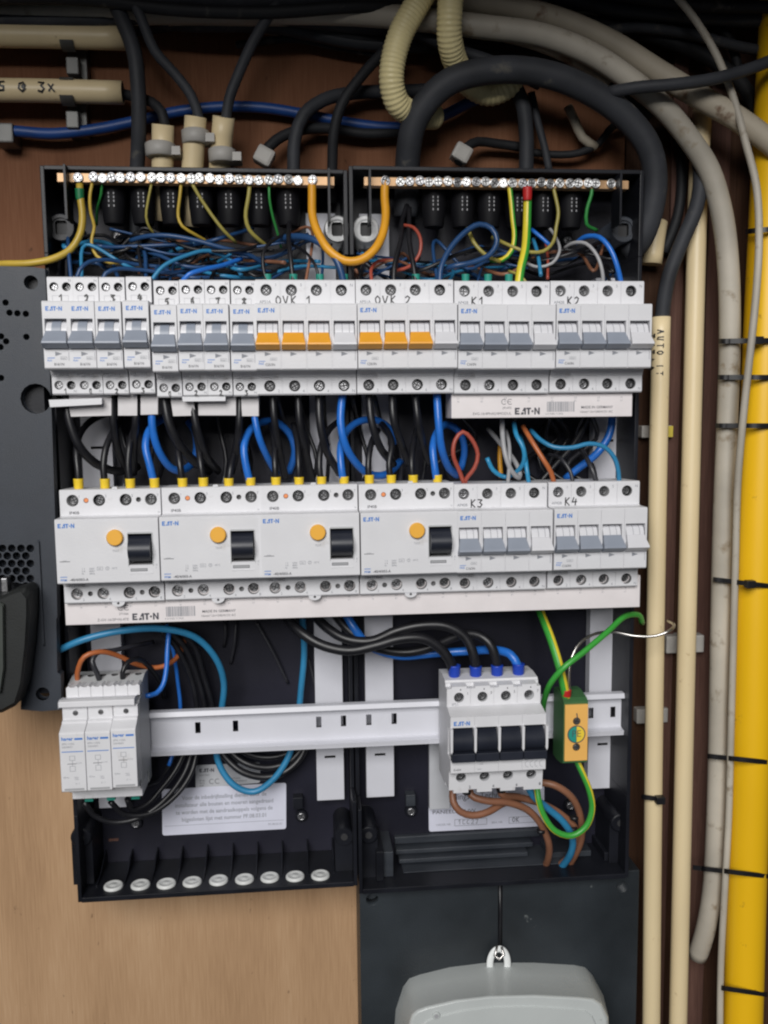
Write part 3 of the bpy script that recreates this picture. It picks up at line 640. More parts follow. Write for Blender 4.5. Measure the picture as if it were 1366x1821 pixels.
def barcode(b, x0, x1, z0, z1, d):
    rr = random.Random(3); x = x0
    while x < x1:
        w = rr.choice((.25, .4, .7)); b.rect(x, min(x+w, x1), z0, z1, d, 'printgrey'); x += w+rr.choice((.3, .5))
def busbar(x0, x1, zt, zb, label, n, qx, lx, code, num, ztx):
    root = thing('comb_busbar', label, 'busbar', (x0, 60, zb), 'printed comb busbars')
    b = MB(); b.box(x0, x1, 58, 84, zb, zt, 'busbar'); part('housing', b, root, bevel=.5)
    b = MB(); d = 84.08; h = zt-zb
    for i in range(n):
        x = x0+qx+17.5*i; b.text(('L1', 'L2', 'L3', 'N')[i % 4], x, ztx, 2.0, d, 'printgrey', 'CENTER'); b.text(('N', 'E1', 'E1', 'L1')[i % 4], x, ztx-2.3, 1.9, d, 'printgrey', 'CENTER')
    part('terminal_marks', b, root)
    b = MB(); eaton(b, x0+lx, zb+2.2, 5.0, d, 'print'); b.text(code, x0+lx-2.5, zb+2.2, 2.7, d, 'print', 'RIGHT'); b.text(num, x0+lx-2.5, zb+6.4, 2.3, d, 'print', 'RIGHT')
    ce = x0+lx-8; r = 1.9
    for k, cx in enumerate((ce, ce+4.4)):
        b.stroke([(cx+r*math.cos(t), zb+11.6+r*math.sin(t)) for t in np.linspace(.9, 5.4, 9)], .4, d, 'print')
    b.stroke([(ce+2.6, zb+11.6), (ce+5, zb+11.6)], .35, d, 'print')
    xb = x0+lx+24; barcode(b, xb, xb+21, zb+4, zb+11.4, d); b.text('4 015082 713935', xb-1, zb+1.9, 1.9, d, 'printgrey')
    b.text('MADE IN GERMANY', xb+50, zb+6.2, 2.7, d, 'print', 'RIGHT', bold=.01); b.text('16mm² Un=240/415V AC', xb+50, zb+3.0, 2.4, d, 'print', 'RIGHT')
    part('printed_text', b, root)
    return root, b
busbar(-421.5, 4.2, -200, -224.6, 'long pinkish white busbar printed EATON under the lower row', 24, 11.5, 47, 'Z-GV-16/3P+N-4TE', '271066', -210.3)
xl, zb_ = U(803, 744, 84); xr, _ = U(1124, 744, 84)
busbar(xl, xr, -60, zb_, 'short printed busbar under the breakers marked K1 and K2', 8, 5, 47, 'EVG-16/4PHAS/4MODUL', '291475', -66.2)
# comb covers below the narrow breakers
def polybox(name, pxs, d0, d1, m, label, cat, group=None, bevel=.4):
    b = MB(); b.out([U(px, py, d1) for px, py in pxs], d0, d1, m); return solo(name, b, label, cat, group, bevel)
g = 'white comb covers below the narrow breakers'
polybox('comb_cover', [(124, 700), (197, 700), (197, 738), (124, 740)], 62, 80, 'cover', 'white comb cover piece below the first two narrow breakers', 'cover', g)
polybox('comb_cover', [(211, 700), (243, 700), (243, 738), (211, 738)], 62, 80, 'cover', 'small white comb cover piece below the third narrow breaker', 'cover', g)
polybox('comb_cover', [(250, 700), (281, 700), (281, 737), (250, 738)], 62, 80, 'cover', 'small white comb cover piece below the fourth narrow breaker', 'cover', g)
polybox('comb_cover', [(303, 700), (341, 700), (347, 738), (309, 739)], 62, 80, 'cover', 'white comb cover piece below the fifth narrow breaker', 'cover', g)
polybox('comb_cover', [(352, 700), (420, 700), (420, 739), (353, 739)], 62, 80, 'cover', 'white comb cover piece below the sixth and seventh narrow breakers', 'cover', g)
polybox('comb_cover', [(430, 700), (459, 700), (459, 739), (431, 739)], 62, 80, 'cover', 'white comb cover piece below the eighth narrow breaker', 'cover', g)
polybox('busbar_edge', [(88, 712), (180, 709), (180, 718), (90, 723)], 62, 88, 'white', 'thin white bar edge sticking out below the first two narrow breakers', 'bar', 'thin white bar edges')
polybox('busbar_edge', [(325, 706), (400, 706), (400, 712), (326, 713)], 62, 88, 'white', 'thin white bar edge below the sixth and seventh narrow breakers', 'bar', 'thin white bar edges')

# ---------------------------------------------------------------- enclosures
def enclosure(x0, x1, zt, zb, label, grom, glands, bosses, backm='blackback'):
    root = thing('distribution_box', label, 'distribution box', ((x0+x1)/2, 0, zb), 'black distribution boxes side by side')
    b = MB(); b.box(x0, x1, 1, 7, zb, zt, backm); part('back_plate', b, root)
    outer_left = x0 < -300
    li, ri = (60, 34) if outer_left else (34, 60)
    for nm, bx in (('side_wall', (x0, x0+3, 7, li, zb+70, 40)), ('side_wall', (x1-3, x1, 7, ri, zb+70, 40)),
                   ('corner_wall', (x0, x0+3, 7, 60, zb, zb+70)), ('corner_wall', (x1-3, x1, 7, 60, zb, zb+70)), ('corner_wall', (x0, x0+3, 7, 60, 40, zt)), ('corner_wall', (x1-3, x1, 7, 60, 40, zt)), ('top_wall', (x0+3, x1-3, 7, 61, zt-3, zt)), ('bottom_wall', (x0+3, x1-3, 7, 61, zb, zb+4))):
        b = MB(); b.box(*bx, 'black'); part(nm, b, root, bevel=.5)
    for gx in glands:
        x, z = U(gx, 345, 50)
        b = MB(); b.lathe_z(x, 40, [(9.0, 97-(100-zt)), (9.0, 78), (7.8, 66), (7.2, 64)], 'glandblack', 20)
        g_ = part('cable_gland', b, root)
        b = MB()
        for u in (-1.8, 1.8):
            for k, v in enumerate((83.6, 80.9, 78.2, 74.8)): b.box(x+u-.35, x+u+.35, 47.4, 49.3, v, v+1.5, 'tick')
        o = put('tick_marks', b.mesh('tick_marks', tuple(root['_o'])), g_)
    for bx, by, m in bosses:
        x, z = U(bx, by, 46)
        b = MB(); b.cyl(x, z, 10.0, 7, 46, m, 28, .9); me = b.mesh('mounting_boss', tuple(root['_o']))
        c = MB(); c.out([(x-3.2, z-5), (x+3.2, z-5), (x+4.2, z-3.5), (x+4.2, z+3.5), (x+3.2, z+5), (x-3.2, z+5), (x-4.2, z+3.5), (x-4.2, z-3.5)], 30, 60, 'hole')
        c2 = MB(); c2.cyl(x, z, 6.9, 44.6, 60, m, 24)
        me = cut(me, c2.mesh('c', tuple(root['_o']))); me = cut(me, c.mesh('c', tuple(root['_o'])))
        put('mounting_boss', me, root)
        b = MB(); b.box(x-3.9, x+3.9, 29, 41, z-4.7, z+4.7, 'hole'); part('boss_dark_plug', b, root)  # near-black plug added so the boss hole reads as deep shade
    for gx, gy in grom:
        d = 40; z = zb+4.05
        # horizontal disc on the bottom wall
        r_ = CM @ np.array([(gx-683)/FPX, 1.0, -(gy-910.5)/FPX]); t = (z-CAM[2])/r_[2]; p = CAM+t*r_
        X, Dp = float(p[0]), float(-p[1])
        b = MB(); b.lathe_z(X, Dp, [(7.5, z), (7.5, z+1.2), (6.7, z+2.2), (5.6, z+2.2), (5.0, z+1.8), (2.4, z+1.8), (2.0, z+2.1), (.1, z+2.1)], 'clip2', 28); part('grommet', b, root)
    return root
M['glandblack'] = mat('matte_black_plastic', (.006, .006, .008), .6, spec=.2)
M['clip2'] = mat('grommet_white', (.66, .67, .66), .4, var=.06)
M['bossglare'] = mat('grey_boss_plastic', (.62, .63, .64), .25, var=.25, scale=60)  # middle bosses: same black plastic, its glossy glare put into a pale colour
GR = [(202,1577),(250,1575),(296,1573),(342,1570),(389,1567),(435,1565),(480,1562),(525,1560),(570,1558)]
encL = enclosure(-429.5, -212.9, 100, -449, 'left black open distribution box with a row of white grommets at its bottom', GR, [197,250,303,355,406,460,512], [(108,404,'black'),(600,407,'bossglare')])
encR = enclosure(-211.9, 9.5, 103, -456, 'right black open distribution box holding the main switch', [], [775,827,875,925,971,1022], [(651,407,'bossglare'),(1110,408,'charcoal')])
# compartment ribs along the bottom of the left box
for k, px in enumerate((178, 226, 273, 319, 365, 412, 457, 502, 548, 594)):
    x, _ = U(px, 1575, 35); b = MB(); b.prof([(7, -445), (7, -434), (20, -436), (30, -442), (46, -443.6), (46, -445)], x-.5, x+.5, 'black'); part('rib', b, encL)
for px, py, w in ((140, 1497, 14), (613, 1495, 13)):
    x, z = U(px, py, 52); b = MB(); b.cyl(x, z, w/2+1, 7, 46, 'black', 20, 1); b.box(x-w/2-1, x+w/2+1, 7, 43, z-40, z, 'black'); b.cyl(x, z, 3.2, 45, 46.3, 'hole', 14); part('hinge_post', b, encL, bevel=.4)
for px, py, w in ((657, 1492, 13), (1108, 1470, 14)):
    x, z = U(px, py, 52); b = MB(); b.cyl(x, z, w/2+1, 7, 46, 'black', 20, 1); b.box(x-w/2-1, x+w/2+1, 7, 43, z-42, z, 'black'); b.cyl(x, z, 3.2, 45, 46.3, 'hole', 14); part('hinge_post', b, encR, bevel=.4)
for px, w, dd, m in ((676, 6, 50, 'black'), (690, 9, 44, 'dusty'), (655, 8, 38, 'dusty'), (1085, 10, 40, 'black')):
    x, z = U(px, 1540, dd); b = MB(); b.box(x-w/2, x+w/2, 7, dd, -452, z+12, m); part('bracket', b, encR, bevel=.6)
for px in (620, 634):   # raised ridges along the joint
    x, z = U(px, 1200, 60)
for px, py, e in ((208, 418, encL), (1012, 426, encR), (536, 1455, encL), (240, 1468, encL), (732, 1446, encR), (1016, 1436, encR)):
    x, z = U(px, py, 14); b = MB(); b.cyl(x, z, 5.2, 7, 10.5, 'black', 20, .6); part('screw_boss', b, e)
    o = e; rt = tuple(e['_o']); s_ = put('screw', SCR[(3.1, 'steel')], e, (x-rt[0], 10.5-rt[1], z-rt[2])); s_.rotation_euler = (0, .4, 0)
for px, py, e, m in ((530, 1425, encL, 'black'), (730, 1420, encR, 'dusty')):
    x, z = U(px, py, 14); b = MB(); b.box(x-4, x+4, 7, 16, z-6, z+4, m); part('latch', b, e, bevel=.5)
# bars holders in front of the earth bars
for px, e in ((115, encL), (585, encL), (658, encR), (1105, encR)):
    x, z = U(px, 320, 68); b = MB(); b.box(x-.8, x+.8, 50, 68, 62, 99, 'black'); part('bar_holder', b, e)
# side wall rib steps (right box, right side)
b = MB()
for z in range(-440, 60, 62): b.box(9.5, 12.5, 20, 52, z, z+34, 'black')
part('side_flange', b, encR, bevel=.5)
# dusty stepped ledge at the bottom of the right box
def ledge(py0, py1, d0, d1, m, xa=705, xb=1000):
    a = U(xa, py0, d1); c = U(xb, py1, d1); b = MB(); b.box(a[0], c[0], d0, d1, c[1], a[1], m); part('ledge', b, encR, bevel=.8)
def ledgez(z0, z1, d1, m, x0=-178, x1=-62): b = MB(); b.box(x0, x1, 7, d1, z0, z1, m); part('ledge', b, encR, bevel=.8)
ledgez(-441, -434.5, 12, 'dusty', -178, -52); ledgez(-446, -442, 20, 'dusty', -178, -60); ledgez(-450.5, -446.8, 27, 'dusty', -176, -66); ledgez(-451.9, -451.2, 40, 'dusty', -174, -30)
b = MB(); b.box(-50, -12, 7, 30, -451.9, -447, 'dusty'); part('ledge', b, encR, bevel=.6)
# plywood coloured lozenges: small inspection slots
for px, py, e in ((202, 1494, encL),):
    x, z = U(px, py, 8); b = MB(); b.box(x-4, x+4, 7, 7.6, z-1.1, z+1.1, 'wooddark'); part('slot', b, e)

# earth bars
def earth_bar(pa, pb, label, scr, group):
    x0, z0 = U(*pa, 60); x1, z1 = U(*pb, 60)
    root = thing('earth_bar', label, 'earth bar', (x0, 60, z0), group)
    b = MB(); b.box(x0, x1, 50, 58, z0-3.1, z0+3.1, 'brass'); part('bar', b, root, bevel=.3)
    for px in scr:
        x, z = U(px, pa[1]-1, 60); b = MB(); k = random.choice(('steel', 'steelb', 'steelb')); dz = random.uniform(-.5, .7)
        s_ = put('screw', SCR[(3.5, k)], root, (x-x0, 58.3-60+random.uniform(0, 1.2), dz)); s_.rotation_euler = (random.uniform(-.12, .12), random.uniform(0, 6), random.uniform(-.1, .1))
earth_bar((100, 314), (595, 321), 'left copper coloured earth bar lined with steel screws', [138,166,181,198,214,232,250,270,286,303,322,340,355,373,390,408,425,443,460,478,495,513,530,556], 'earth bars at the top')
earth_bar((648, 321), (1120, 322), 'right copper coloured earth bar lined with steel screws', [686,712,729,747,763,779,797,814,830,847,864,880,896,912,930,946,963,979,996,1014,1029,1047,1060,1088], 'earth bars at the top')

# meter board and cover
xa, _ = U(641, 1700, 48); xb, _ = U(1134, 1700, 48)
root = thing('meter_board', 'large plain dark grey board below the right distribution box', 'meter board', ((xa+xb)/2, 0, -700))
b = MB(); b.box(xa, xb, 1, 48, -800, -457, 'meterboard'); me = b.mesh('board', tuple(root['_o']), .8)
c = MB()
for px, py in ((662, 1600), (1106, 1577)):
    x, z = U(px, py, 48); c.cyl(x, z, 5.2, 38, 60, 'meterboard', 22)
sx, sz0 = U(890, 1568, 48); _, sz1 = U(890, 1690, 48); c.box(sx-1.9, sx+1.9, 36, 60, sz1, -430, 'hole')
put('board', cut(me, c.mesh('c', tuple(root['_o']))), root)
# cover
root = thing('meter_cover', 'pale grey rounded meter cover rising into the bottom edge', 'meter cover', (-95, 48, -650))
B_ = [(684,1860),(704,1795),(717,1755),(728,1740),(747,1733),(800,1720),(865,1712),(950,1712),(1020,1716),(1040,1720),(1053,1733),(1073,1770),(1112,1860)]
F_ = [(720,1860),(727,1818),(732,1803),(741,1795),(757,1789),(810,1777),(870,1770),(950,1768),(1030,1772),(1056,1775),(1070,1784),(1082,1808),(1092,1860)]
def lay(pts, d, dz=0, sh=0):
    o = [U(px, py, d) for px, py in pts]; o[0] = (o[0][0]-6, -760); o[-1] = (o[-1][0]+6, -760)
    cx = -95; return [(cx+(x-cx)*(1-sh), d, z+dz) for x, z in o]
L_ = [lay(B_, 48.2), [tuple(.55*a+.45*c for a, c in zip(p, q)) for p, q in zip(lay(B_, 48.2), lay(F_, 92))]]
L_[1] = [(x, d, z+(1.0 if 1 < i < 11 else 0)) for i, (x, d, z) in enumerate(L_[1])]
L_ += [lay(F_, 90), lay(F_, 93.2, -1.0, .012), lay(F_, 94, -2.6, .03)]
n = len(B_); b = MB(); vs = [p for l in L_ for p in l]
b.add(vs, [(k*n+i, k*n+(i+1) % n, (k+1)*n+(i+1) % n, (k+1)*n+i) for k in range(len(L_)-1) for i in range(n)], 'metergrey', True)
b.add(vs, [tuple(range(n)), tuple(range(len(vs)-n, len(vs)))], 'metergrey'); part('body', b, root)
b = MB(); o2 = [(x, z-7) for x, d, z in lay(F_, 94, -2.6, .10)]; b.out(o2, 93, 95.2, 'metergrey', 1.4); part('raised_panel', b, root)
x, z = U(886, 1714, 52)
pts = [(x+7.4*math.cos(t), 54, z+1+13.5*math.sin(t)) for t in np.linspace(-.3, math.pi+.3, 22)]
M['loop'] = mat('white_sealing_loop', (.8, .82, .82), .18, var=.04)
b = MB(); b.tube(pts, 2.9, 'loop', 12, flat=.5); part('sealing_loop', b, root)
b = MB(); b.tube(W3([(884, 1682, 56), (880, 1700, 58), (888, 1706, 60), (896, 1698, 58), (892, 1684, 56)]), 1.0, 'bare', 8); part('seal_wire', b, root)
b = MB(); x2, z2 = U(776, 1806, 95); b.cyl(x2, z2, 3, 94.5, 95.9, 'metergrey', 18, .5); b.cyl(x2, z2, 1.8, 95.8, 96, 'greyd', 14); part('screw_cap', b, root)
b = MB(); b.tube(W3([(889, 1570, 46), (890, 1630, 46), (888, 1688, 48)]), 1.6, 'wblack', 8); solo('seal_cord', b, 'black cord hanging in the slot above the meter cover', 'cord')

# left perforated charcoal panel
dp = 84
pl = [(-90, 472), (0, 473), (60, 475), (80, 478), (84, 560), (92, 740), (98, 920), (102, 1098), (100, 1100), (102, 1196), (108, 1200), (109, 1262), (75, 1265), (37, 1262), (38, 1200), (50, 1130), (55, 1040), (20, 1035), (-90, 1030)]
root = thing('perforated_panel', 'charcoal perforated plastic lid leaning at the left edge beside the distribution box', 'plastic lid', (*[U(40, 900, dp)[0]], dp, U(40, 900, dp)[1]))
b = MB(); b.out([U(px, py, dp) for px, py in pl], dp-9, dp, 'charcoal'); me = b.mesh('plate', tuple(root['_o']))
c = MB()
def H(px, py, r): x, z = U(px, py, dp); c.cyl(x, z, r, dp-30, dp+9, 'charcoal', 16)
H(55, 502, 4.8); H(64, 709, 10.5); H(76, 1234, 4.9)
for px, py in ((10, 538), (17, 556), (31, 557), (46, 558), (47, 599), (2, 598), (11, 607), (1, 617), (2, 672)): H(px, py, 2.2)
for r in range(14):
    for k in range(5):
        px = 54-k*16.5+(0 if r % 2 == 0 else -8); py = 975+r*13.4
        if r > 6 and px < 42: continue
        H(px, py, 2.75)
put('plate', cut(me, c.mesh('c', tuple(root['_o']))), root)
b = MB(); x, z = U(66, 1150, dp); x2, z2 = U(62, 960, dp); b.prof([(dp, z), (dp+2, z+2), (dp+2, z2-2), (dp, z2)], x2+2, x2+3.2, 'charcoal'); part('ridge', b, root)
b = MB(); b.box(U(-90, 500, 60)[0], U(78, 500, 60)[0], 40, 74.9, U(0, 1225, 60)[1], U(0, 490, 60)[1], 'black'); part('lid_interior', b, root)
# dark device in front of it
root = thing('wall_device', 'dark rounded box-shaped device cut off by the left edge', 'device', (*[U(0, 1150, 90)[0]], 84, U(0, 1150, 90)[1]))
ol = [U(px, py, 112) for px, py in [(-90, 1068), (0, 1062), (22, 1052), (42, 1046), (50, 1056), (50, 1090), (46, 1150), (36, 1225), (24, 1260), (0, 1272), (-90, 1280)]]
b = MB(); b.out(ol, 86, 112, 'dev', 5) if 'dev' in M else None
M['dev'] = mat('dull_dark_green_plastic', (.012, .014, .014), .6, var=.2, bump=.2)
M['devface'] = mat('grey_green_face', (.045, .052, .046), .5, var=.1)
b = MB(); b.out(ol, 86, 112, 'dev', 5); part('casing', b, root, bevel=1.5)
ol = [U(px, py, 116) for px, py in [(-90, 1072), (-2, 1072), (6, 1076), (7, 1190), (0, 1235), (-90, 1240)]]
b = MB(); b.out(ol, 110, 116, 'devface', 2); part('front_cover', b, root, bevel=.8)
x, z = U(9, 1040, 92); b = MB(); b.box(x-2.2, x+2.2, 84, 94, z-5, z+5, 'steeld'); part('latch_pin', b, root, bevel=.8)

# stickers
def sticker(name, cs, d, m, label, cat, draw):
    root = thing(name, label, cat, (*[U(*cs[0], d)[0]], d, U(*cs[0], d)[1]))
    P = [U(px, py, d) for px, py in cs]; out = []
    for i in range(4):
        p = np.array(P[i]); a = np.array(P[i-1]); c_ = np.array(P[(i+1) % 4]); r = 2.2
        q0 = p+(a-p)/np.linalg.norm(a-p)*r; q1 = p+(c_-p)/np.linalg.norm(c_-p)*r
        for t in np.linspace(0, 1, 5): out.append(tuple((1-t)**2*q0+2*t*(1-t)*p+t*t*q1))
    b = MB(); b.out(out, d-.35, d, m); part('paper', b, root)
    b = MB(); draw(b, P, d+.08); part('printed_text', b, root)
def lerp(P, u, v):
    tl, tr, br, bl = [np.array(p) for p in P]; return tuple((tl*(1-u)+tr*u)*(1-v)+(bl*(1-u)+br*u)*v)
def d1(b, P, d):
    L = math.dist(P[0], P[1]); ang = math.atan2(P[1][1]-P[0][1], P[1][0]-P[0][0])
    for i, t in enumerate(('Voor de inbedrijfstelling dienen door de', 'installateur alle bouten en moeren aangedraaid', 'te worden met de aandraaikoppels volgens de', 'bijgesloten lijst met nummer PF.08.03.01')):
        x, z = lerp(P, .5, .25+.155*i); k = MB(); k.text(t, 0, 0, 5.0, d, 'printgrey', 'CENTER', bold=.006, sx=.86)
        b.add([(x+vx*math.cos(ang)-vz*math.sin(ang), vd, z+vx*math.sin(ang)+vz*math.cos(ang)) for vx, vd, vz in k.v], k.f, 'printgrey')
    a = lerp(P, .02, .80); c_ = lerp(P, .98, .80); b.stroke([a, c_], .3, d, 'printgrey')
    x, z = lerp(P, .97, .9); b.text('PF.08.03.01', x, z, 2.6, d, 'printgrey', 'RIGHT')
sticker('instruction_sticker', [(288, 1404), (509, 1392), (509, 1474), (289, 1486)], 7.8, 'paper', 'white sticker with four lines of Dutch text inside the left box', 'sticker', d1)
def d2(b, P, d):
    x, z = lerp(P, .06, .32); eaton(b, x, z, 3.2, d, 'print'); x, z = lerp(P, .06, .48); b.text('ELECTRIC', x, z, 1.9, d, 'print')
    x, z = lerp(P, .06, .72); b.text('IP 40\n2x12\n63A', x, z, 2.1, d, 'print')
    x, z = lerp(P, .25, .75)
    for cx in (x, x+4.6): b.stroke([(cx+2*math.cos(t), z+2*math.sin(t)) for t in np.linspace(.9, 5.4, 9)], .45, d, 'print')
    x, z = lerp(P, .56, .25); b.text('KLV-24', x, z, 2.2, d, 'print'); x, z = lerp(P, .56, .72); b.text('HOLEC\nwww.eaton.nl', x, z, 2.2, d, 'print')
sticker('type_sticker', [(348, 1361), (463, 1356), (463, 1392), (348, 1402)], 7.5, 'paper2', 'small silver EATON type sticker above the Dutch text sticker', 'sticker', d2)
def d3(b, P, d):
    x, z = lerp(P, .11, .22)
    b.ring(x, z, 5.0, 5.5, d, 'printgrey'); b.rect(x-.3, x+.3, z-5, z+5, d+.04, 'printgrey')
    b.stroke([(x-6.5+.0, z+5), (x-8, z), (x-6.5, z-6), (x+4, z-7.2)], .5, d, 'red')
    x, z = lerp(P, .20, .30); b.text('Elingson Technic', x, z, 8.0, d, 'print', bold=.0, sx=.85)
    x, z = lerp(P, .03, .61); b.text('PANEELBOUW', x, z, 4.6, d, 'print', sx=1.25)
    x, z = lerp(P, .06, .88); b.text('ORDER NR.', x, z, 2.6, d, 'printgrey')
    a = lerp(P, .22, .9); c_ = lerp(P, .5, .74); b.frame(a[0], c_[0], a[1], c_[1], .3, d, 'print'); hand(b, '1CC27', a[0]+3, a[1]+1.3, 4, d+.05, .35, adv=.95)
    x, z = lerp(P, .54, .88); b.text('BEH. NR', x, z, 2.6, d, 'printgrey')
    a = lerp(P, .69, .9); c_ = lerp(P, .97, .74); b.frame(a[0], c_[0], a[1], c_[1], .3, d, 'print'); hand(b, 'OK', a[0]+3, a[1]+1.3, 4, d+.05, .5)
sticker('builder_sticker', [(762, 1400), (968, 1395), (968, 1469), (763, 1479)], 7.9, 'paper', 'white PANEELBOUW sticker partly hidden behind brown wires and the main switch', 'sticker', d3)

# ---------------------------------------------------------------- wires and cables
def wire(name, label, pts, w, m, cat='wire', group=None, n=10, m2=None, sec=(0, 0), twist=0, step=3.5):
    d = sum(p[2] for p in pts)/len(pts); r = w/2/PXMM(d)
    b = MB(); b.tube(spline(W3(pts), step), r, m, n, m2, sec, twist)
    P0 = W3(pts[:1])[0]
    return solo(name, b, label, cat, group, origin=P0)
def ferrule(px, py, w, h, d, m, label, group):
    x, z = U(px, py, d); r = w/2/PXMM(d); hh = h/2/PXMM(d)
    b = MB(); b.lathe_z(x, d, [(r*.82, z-hh), (r*.95, z-hh*.5), (r, z+hh*.8), (r*1.04, z+hh), (r*.8, z+hh+.05)], m, 14)
    return solo('ferrule', b, label, 'ferrule', group)
# yellow ferrules on the safety switches
F = [(140,862),(187,862),(232,862),(275,861),(325,861),(362,860),(407,861),(446,860),(491,859),(532,859),(572,858),(612,858),(657,855),(696,855),(735,855),(778,855)]
ordn = ['first', 'second', 'third', 'fourth']; dev = ['the leftmost safety switch', 'the second safety switch from left', 'the third safety switch from left', 'the safety switch beside breaker K3']
for i, (px, py) in enumerate(F):
    ferrule(px, py, 17, 21, 76, 'yellowf', 'yellow ferrule in the %s terminal on top of %s' % (ordn[i % 4], dev[i//4]), 'yellow ferrules')
UPW = [
 ('wblack', [(140,862,76),(139,840,76),(136,805,72),(141,775,62),(160,750,48),(190,735,35)]),
 ('wblack', [(187,862,76),(184,830,76),(189,795,72),(203,765,60),(218,742,45)]),
 ('wblack', [(232,862,76),(228,830,76),(231,790,72),(238,765,60),(244,742,48)]),
 ('wblue', [(275,862,76),(266,825,76),(259,795,74),(264,768,68),(278,752,55),(298,742,35)]),
 ('wblack', [(325,862,76),(320,825,76),(314,790,66),(305,760,48)]),
 ('wblack', [(362,862,76),(357,825,76),(352,790,66),(345,760,50)]),
 ('wblack', [(407,862,76),(410,835,75),(418,800,62),(424,770,45)]),
 ('wblue', [(446,862,76),(437,825,76),(434,795,74),(443,768,66),(462,752,52),(490,750,38),(514,770,34),(524,802,34),(514,842,32)]),
 ('wblack', [(491,862,76),(489,825,76),(488,785,64),(482,755,46)]),
 ('wblack', [(532,862,76),(531,825,76),(529,785,66),(522,755,50)]),
 ('wblack', [(572,862,76),(568,830,76),(571,795,70),(585,765,56),(608,745,34)]),
 ('wblue', [(612,862,76),(607,830,76),(606,795,70),(616,768,60),(638,750,50),(668,747,42),(692,762,36),(700,790,32)]),
 ('wblack', [(657,862,76),(655,825,76),(660,790,68),(672,765,50)]),
 ('wblack', [(696,862,76),(692,825,76),(697,792,70),(688,765,52),(675,750,38)]),
 ('wblack', [(735,862,76),(732,825,76),(735,790,66),(742,762,48)]),
 ('wblue', [(778,862,76),(773,830,76),(770,795,72),(778,768,60),(796,755,44),(818,770,36),(826,800,32),(820,835,30)])]
for i, (m, pts) in enumerate(UPW):
    wire('black_wire' if m == 'wblack' else 'blue_wire', '%s wire rising from the %s terminal of %s' % ('black' if m == 'wblack' else 'blue', ordn[i % 4], dev[i//4]), pts, 13 if m == 'wblue' else 11.5, m, group='wires rising from the safety switches')
DNW = [
 ('wblack', 15, [(117,700,76),(124,750,78),(142,795,76),(172,825,66),(210,838,50),(245,830,30)], 'below the first narrow breaker, curving down right over the white strip'),
 ('wblack', 13, [(199,700,76),(202,755,76),(210,800,66),(224,835,46)], 'hanging below the third narrow breaker'),
 ('wblack', 13, [(243,700,76),(241,755,76),(238,800,64),(238,842,45)], 'hanging below the fourth narrow breaker'),
 ('wblue', 13, [(270,725,76),(272,765,76),(283,803,72),(304,832,62),(325,836,50),(343,822,40),(350,795,34),(346,765,30),(335,750,25)], 'looping down below the fourth narrow breaker'),
 ('wblack', 16, [(291,700,76),(300,750,78),(318,790,74),(345,820,60),(372,838,40)], 'hanging below the fifth narrow breaker'),
 ('wblack', 14, [(340,705,76),(350,760,78),(364,805,70),(388,838,45)], 'hanging below the sixth narrow breaker'),
 ('wblack', 13, [(427,700,76),(425,760,78),(420,805,66),(412,840,45)], 'hanging below the eighth narrow breaker'),
 ('wblue', 12, [(450,725,76),(460,775,78),(475,812,70),(492,842,55)], 'slanting down below the eighth narrow breaker'),
 ('wblack', 13, [(485,700,76),(488,745,78),(496,795,70),(508,850,50)], 'below the first pole of the left orange-toggled breaker'),
 ('wblack', 13, [(530,700,76),(533,750,78),(544,800,70),(556,856,50)], 'below the second pole of the left orange-toggled breaker'),
 ('wblack', 14, [(567,700,76),(569,750,80),(580,800,76),(604,842,58)], 'below the third pole of the left orange-toggled breaker'),
 ('wblue', 14, [(609,700,76),(606,750,80),(613,788,80),(632,822,72),(660,844,58),(690,842,46),(712,820,36)], 'sweeping down from the neutral pole of the left orange-toggled breaker'),
 ('wblack', 14, [(656,700,76),(661,750,80),(676,795,76),(700,826,56)], 'below the first pole of the right orange-toggled breaker'),
 ('wblack', 14, [(697,700,76),(700,745,80),(714,790,72),(726,825,55)], 'below the second pole of the right orange-toggled breaker'),
 ('wblack', 13, [(738,700,76),(743,745,80),(752,790,70),(764,825,55)], 'below the third pole of the right orange-toggled breaker'),
 ('wblue', 14, [(777,700,76),(780,750,80),(785,795,78),(797,830,66),(812,845,52)], 'dropping from the neutral pole of the right orange-toggled breaker')]
for m, w, pts, lab in DNW:
    wire('black_wire' if m == 'wblack' else 'blue_wire', ('black' if m == 'wblack' else 'blue')+' wire '+lab, pts, w, m, group='wires hanging below the upper row')
_seen = {}
LIE = ['uppermost', 'next one down', 'third one down', 'lowest']
def where(px):
    L_ = [(150, 'above the leftmost narrow breaker'), (195, 'above the second narrow breaker'), (245, 'above the third and fourth narrow breakers'), (300, 'above the fifth narrow breaker'), (350, 'above the sixth narrow breaker'), (400, 'above the seventh narrow breaker'),
          (455, 'above the eighth narrow breaker'), (540, 'above the left half of the left orange-toggled breaker'), (635, 'above the right half of the left orange-toggled breaker'), (725, 'above the left half of the right orange-toggled breaker'), (812, 'above the right half of the right orange-toggled breaker'),
          (900, 'above the left half of the K1 breaker'), (987, 'above the right half of the K1 breaker'), (1070, 'above the left half of the K2 breaker'), (9999, 'above the right end of the upper row')]
    return next(t for m_, t in L_ if px < m_)
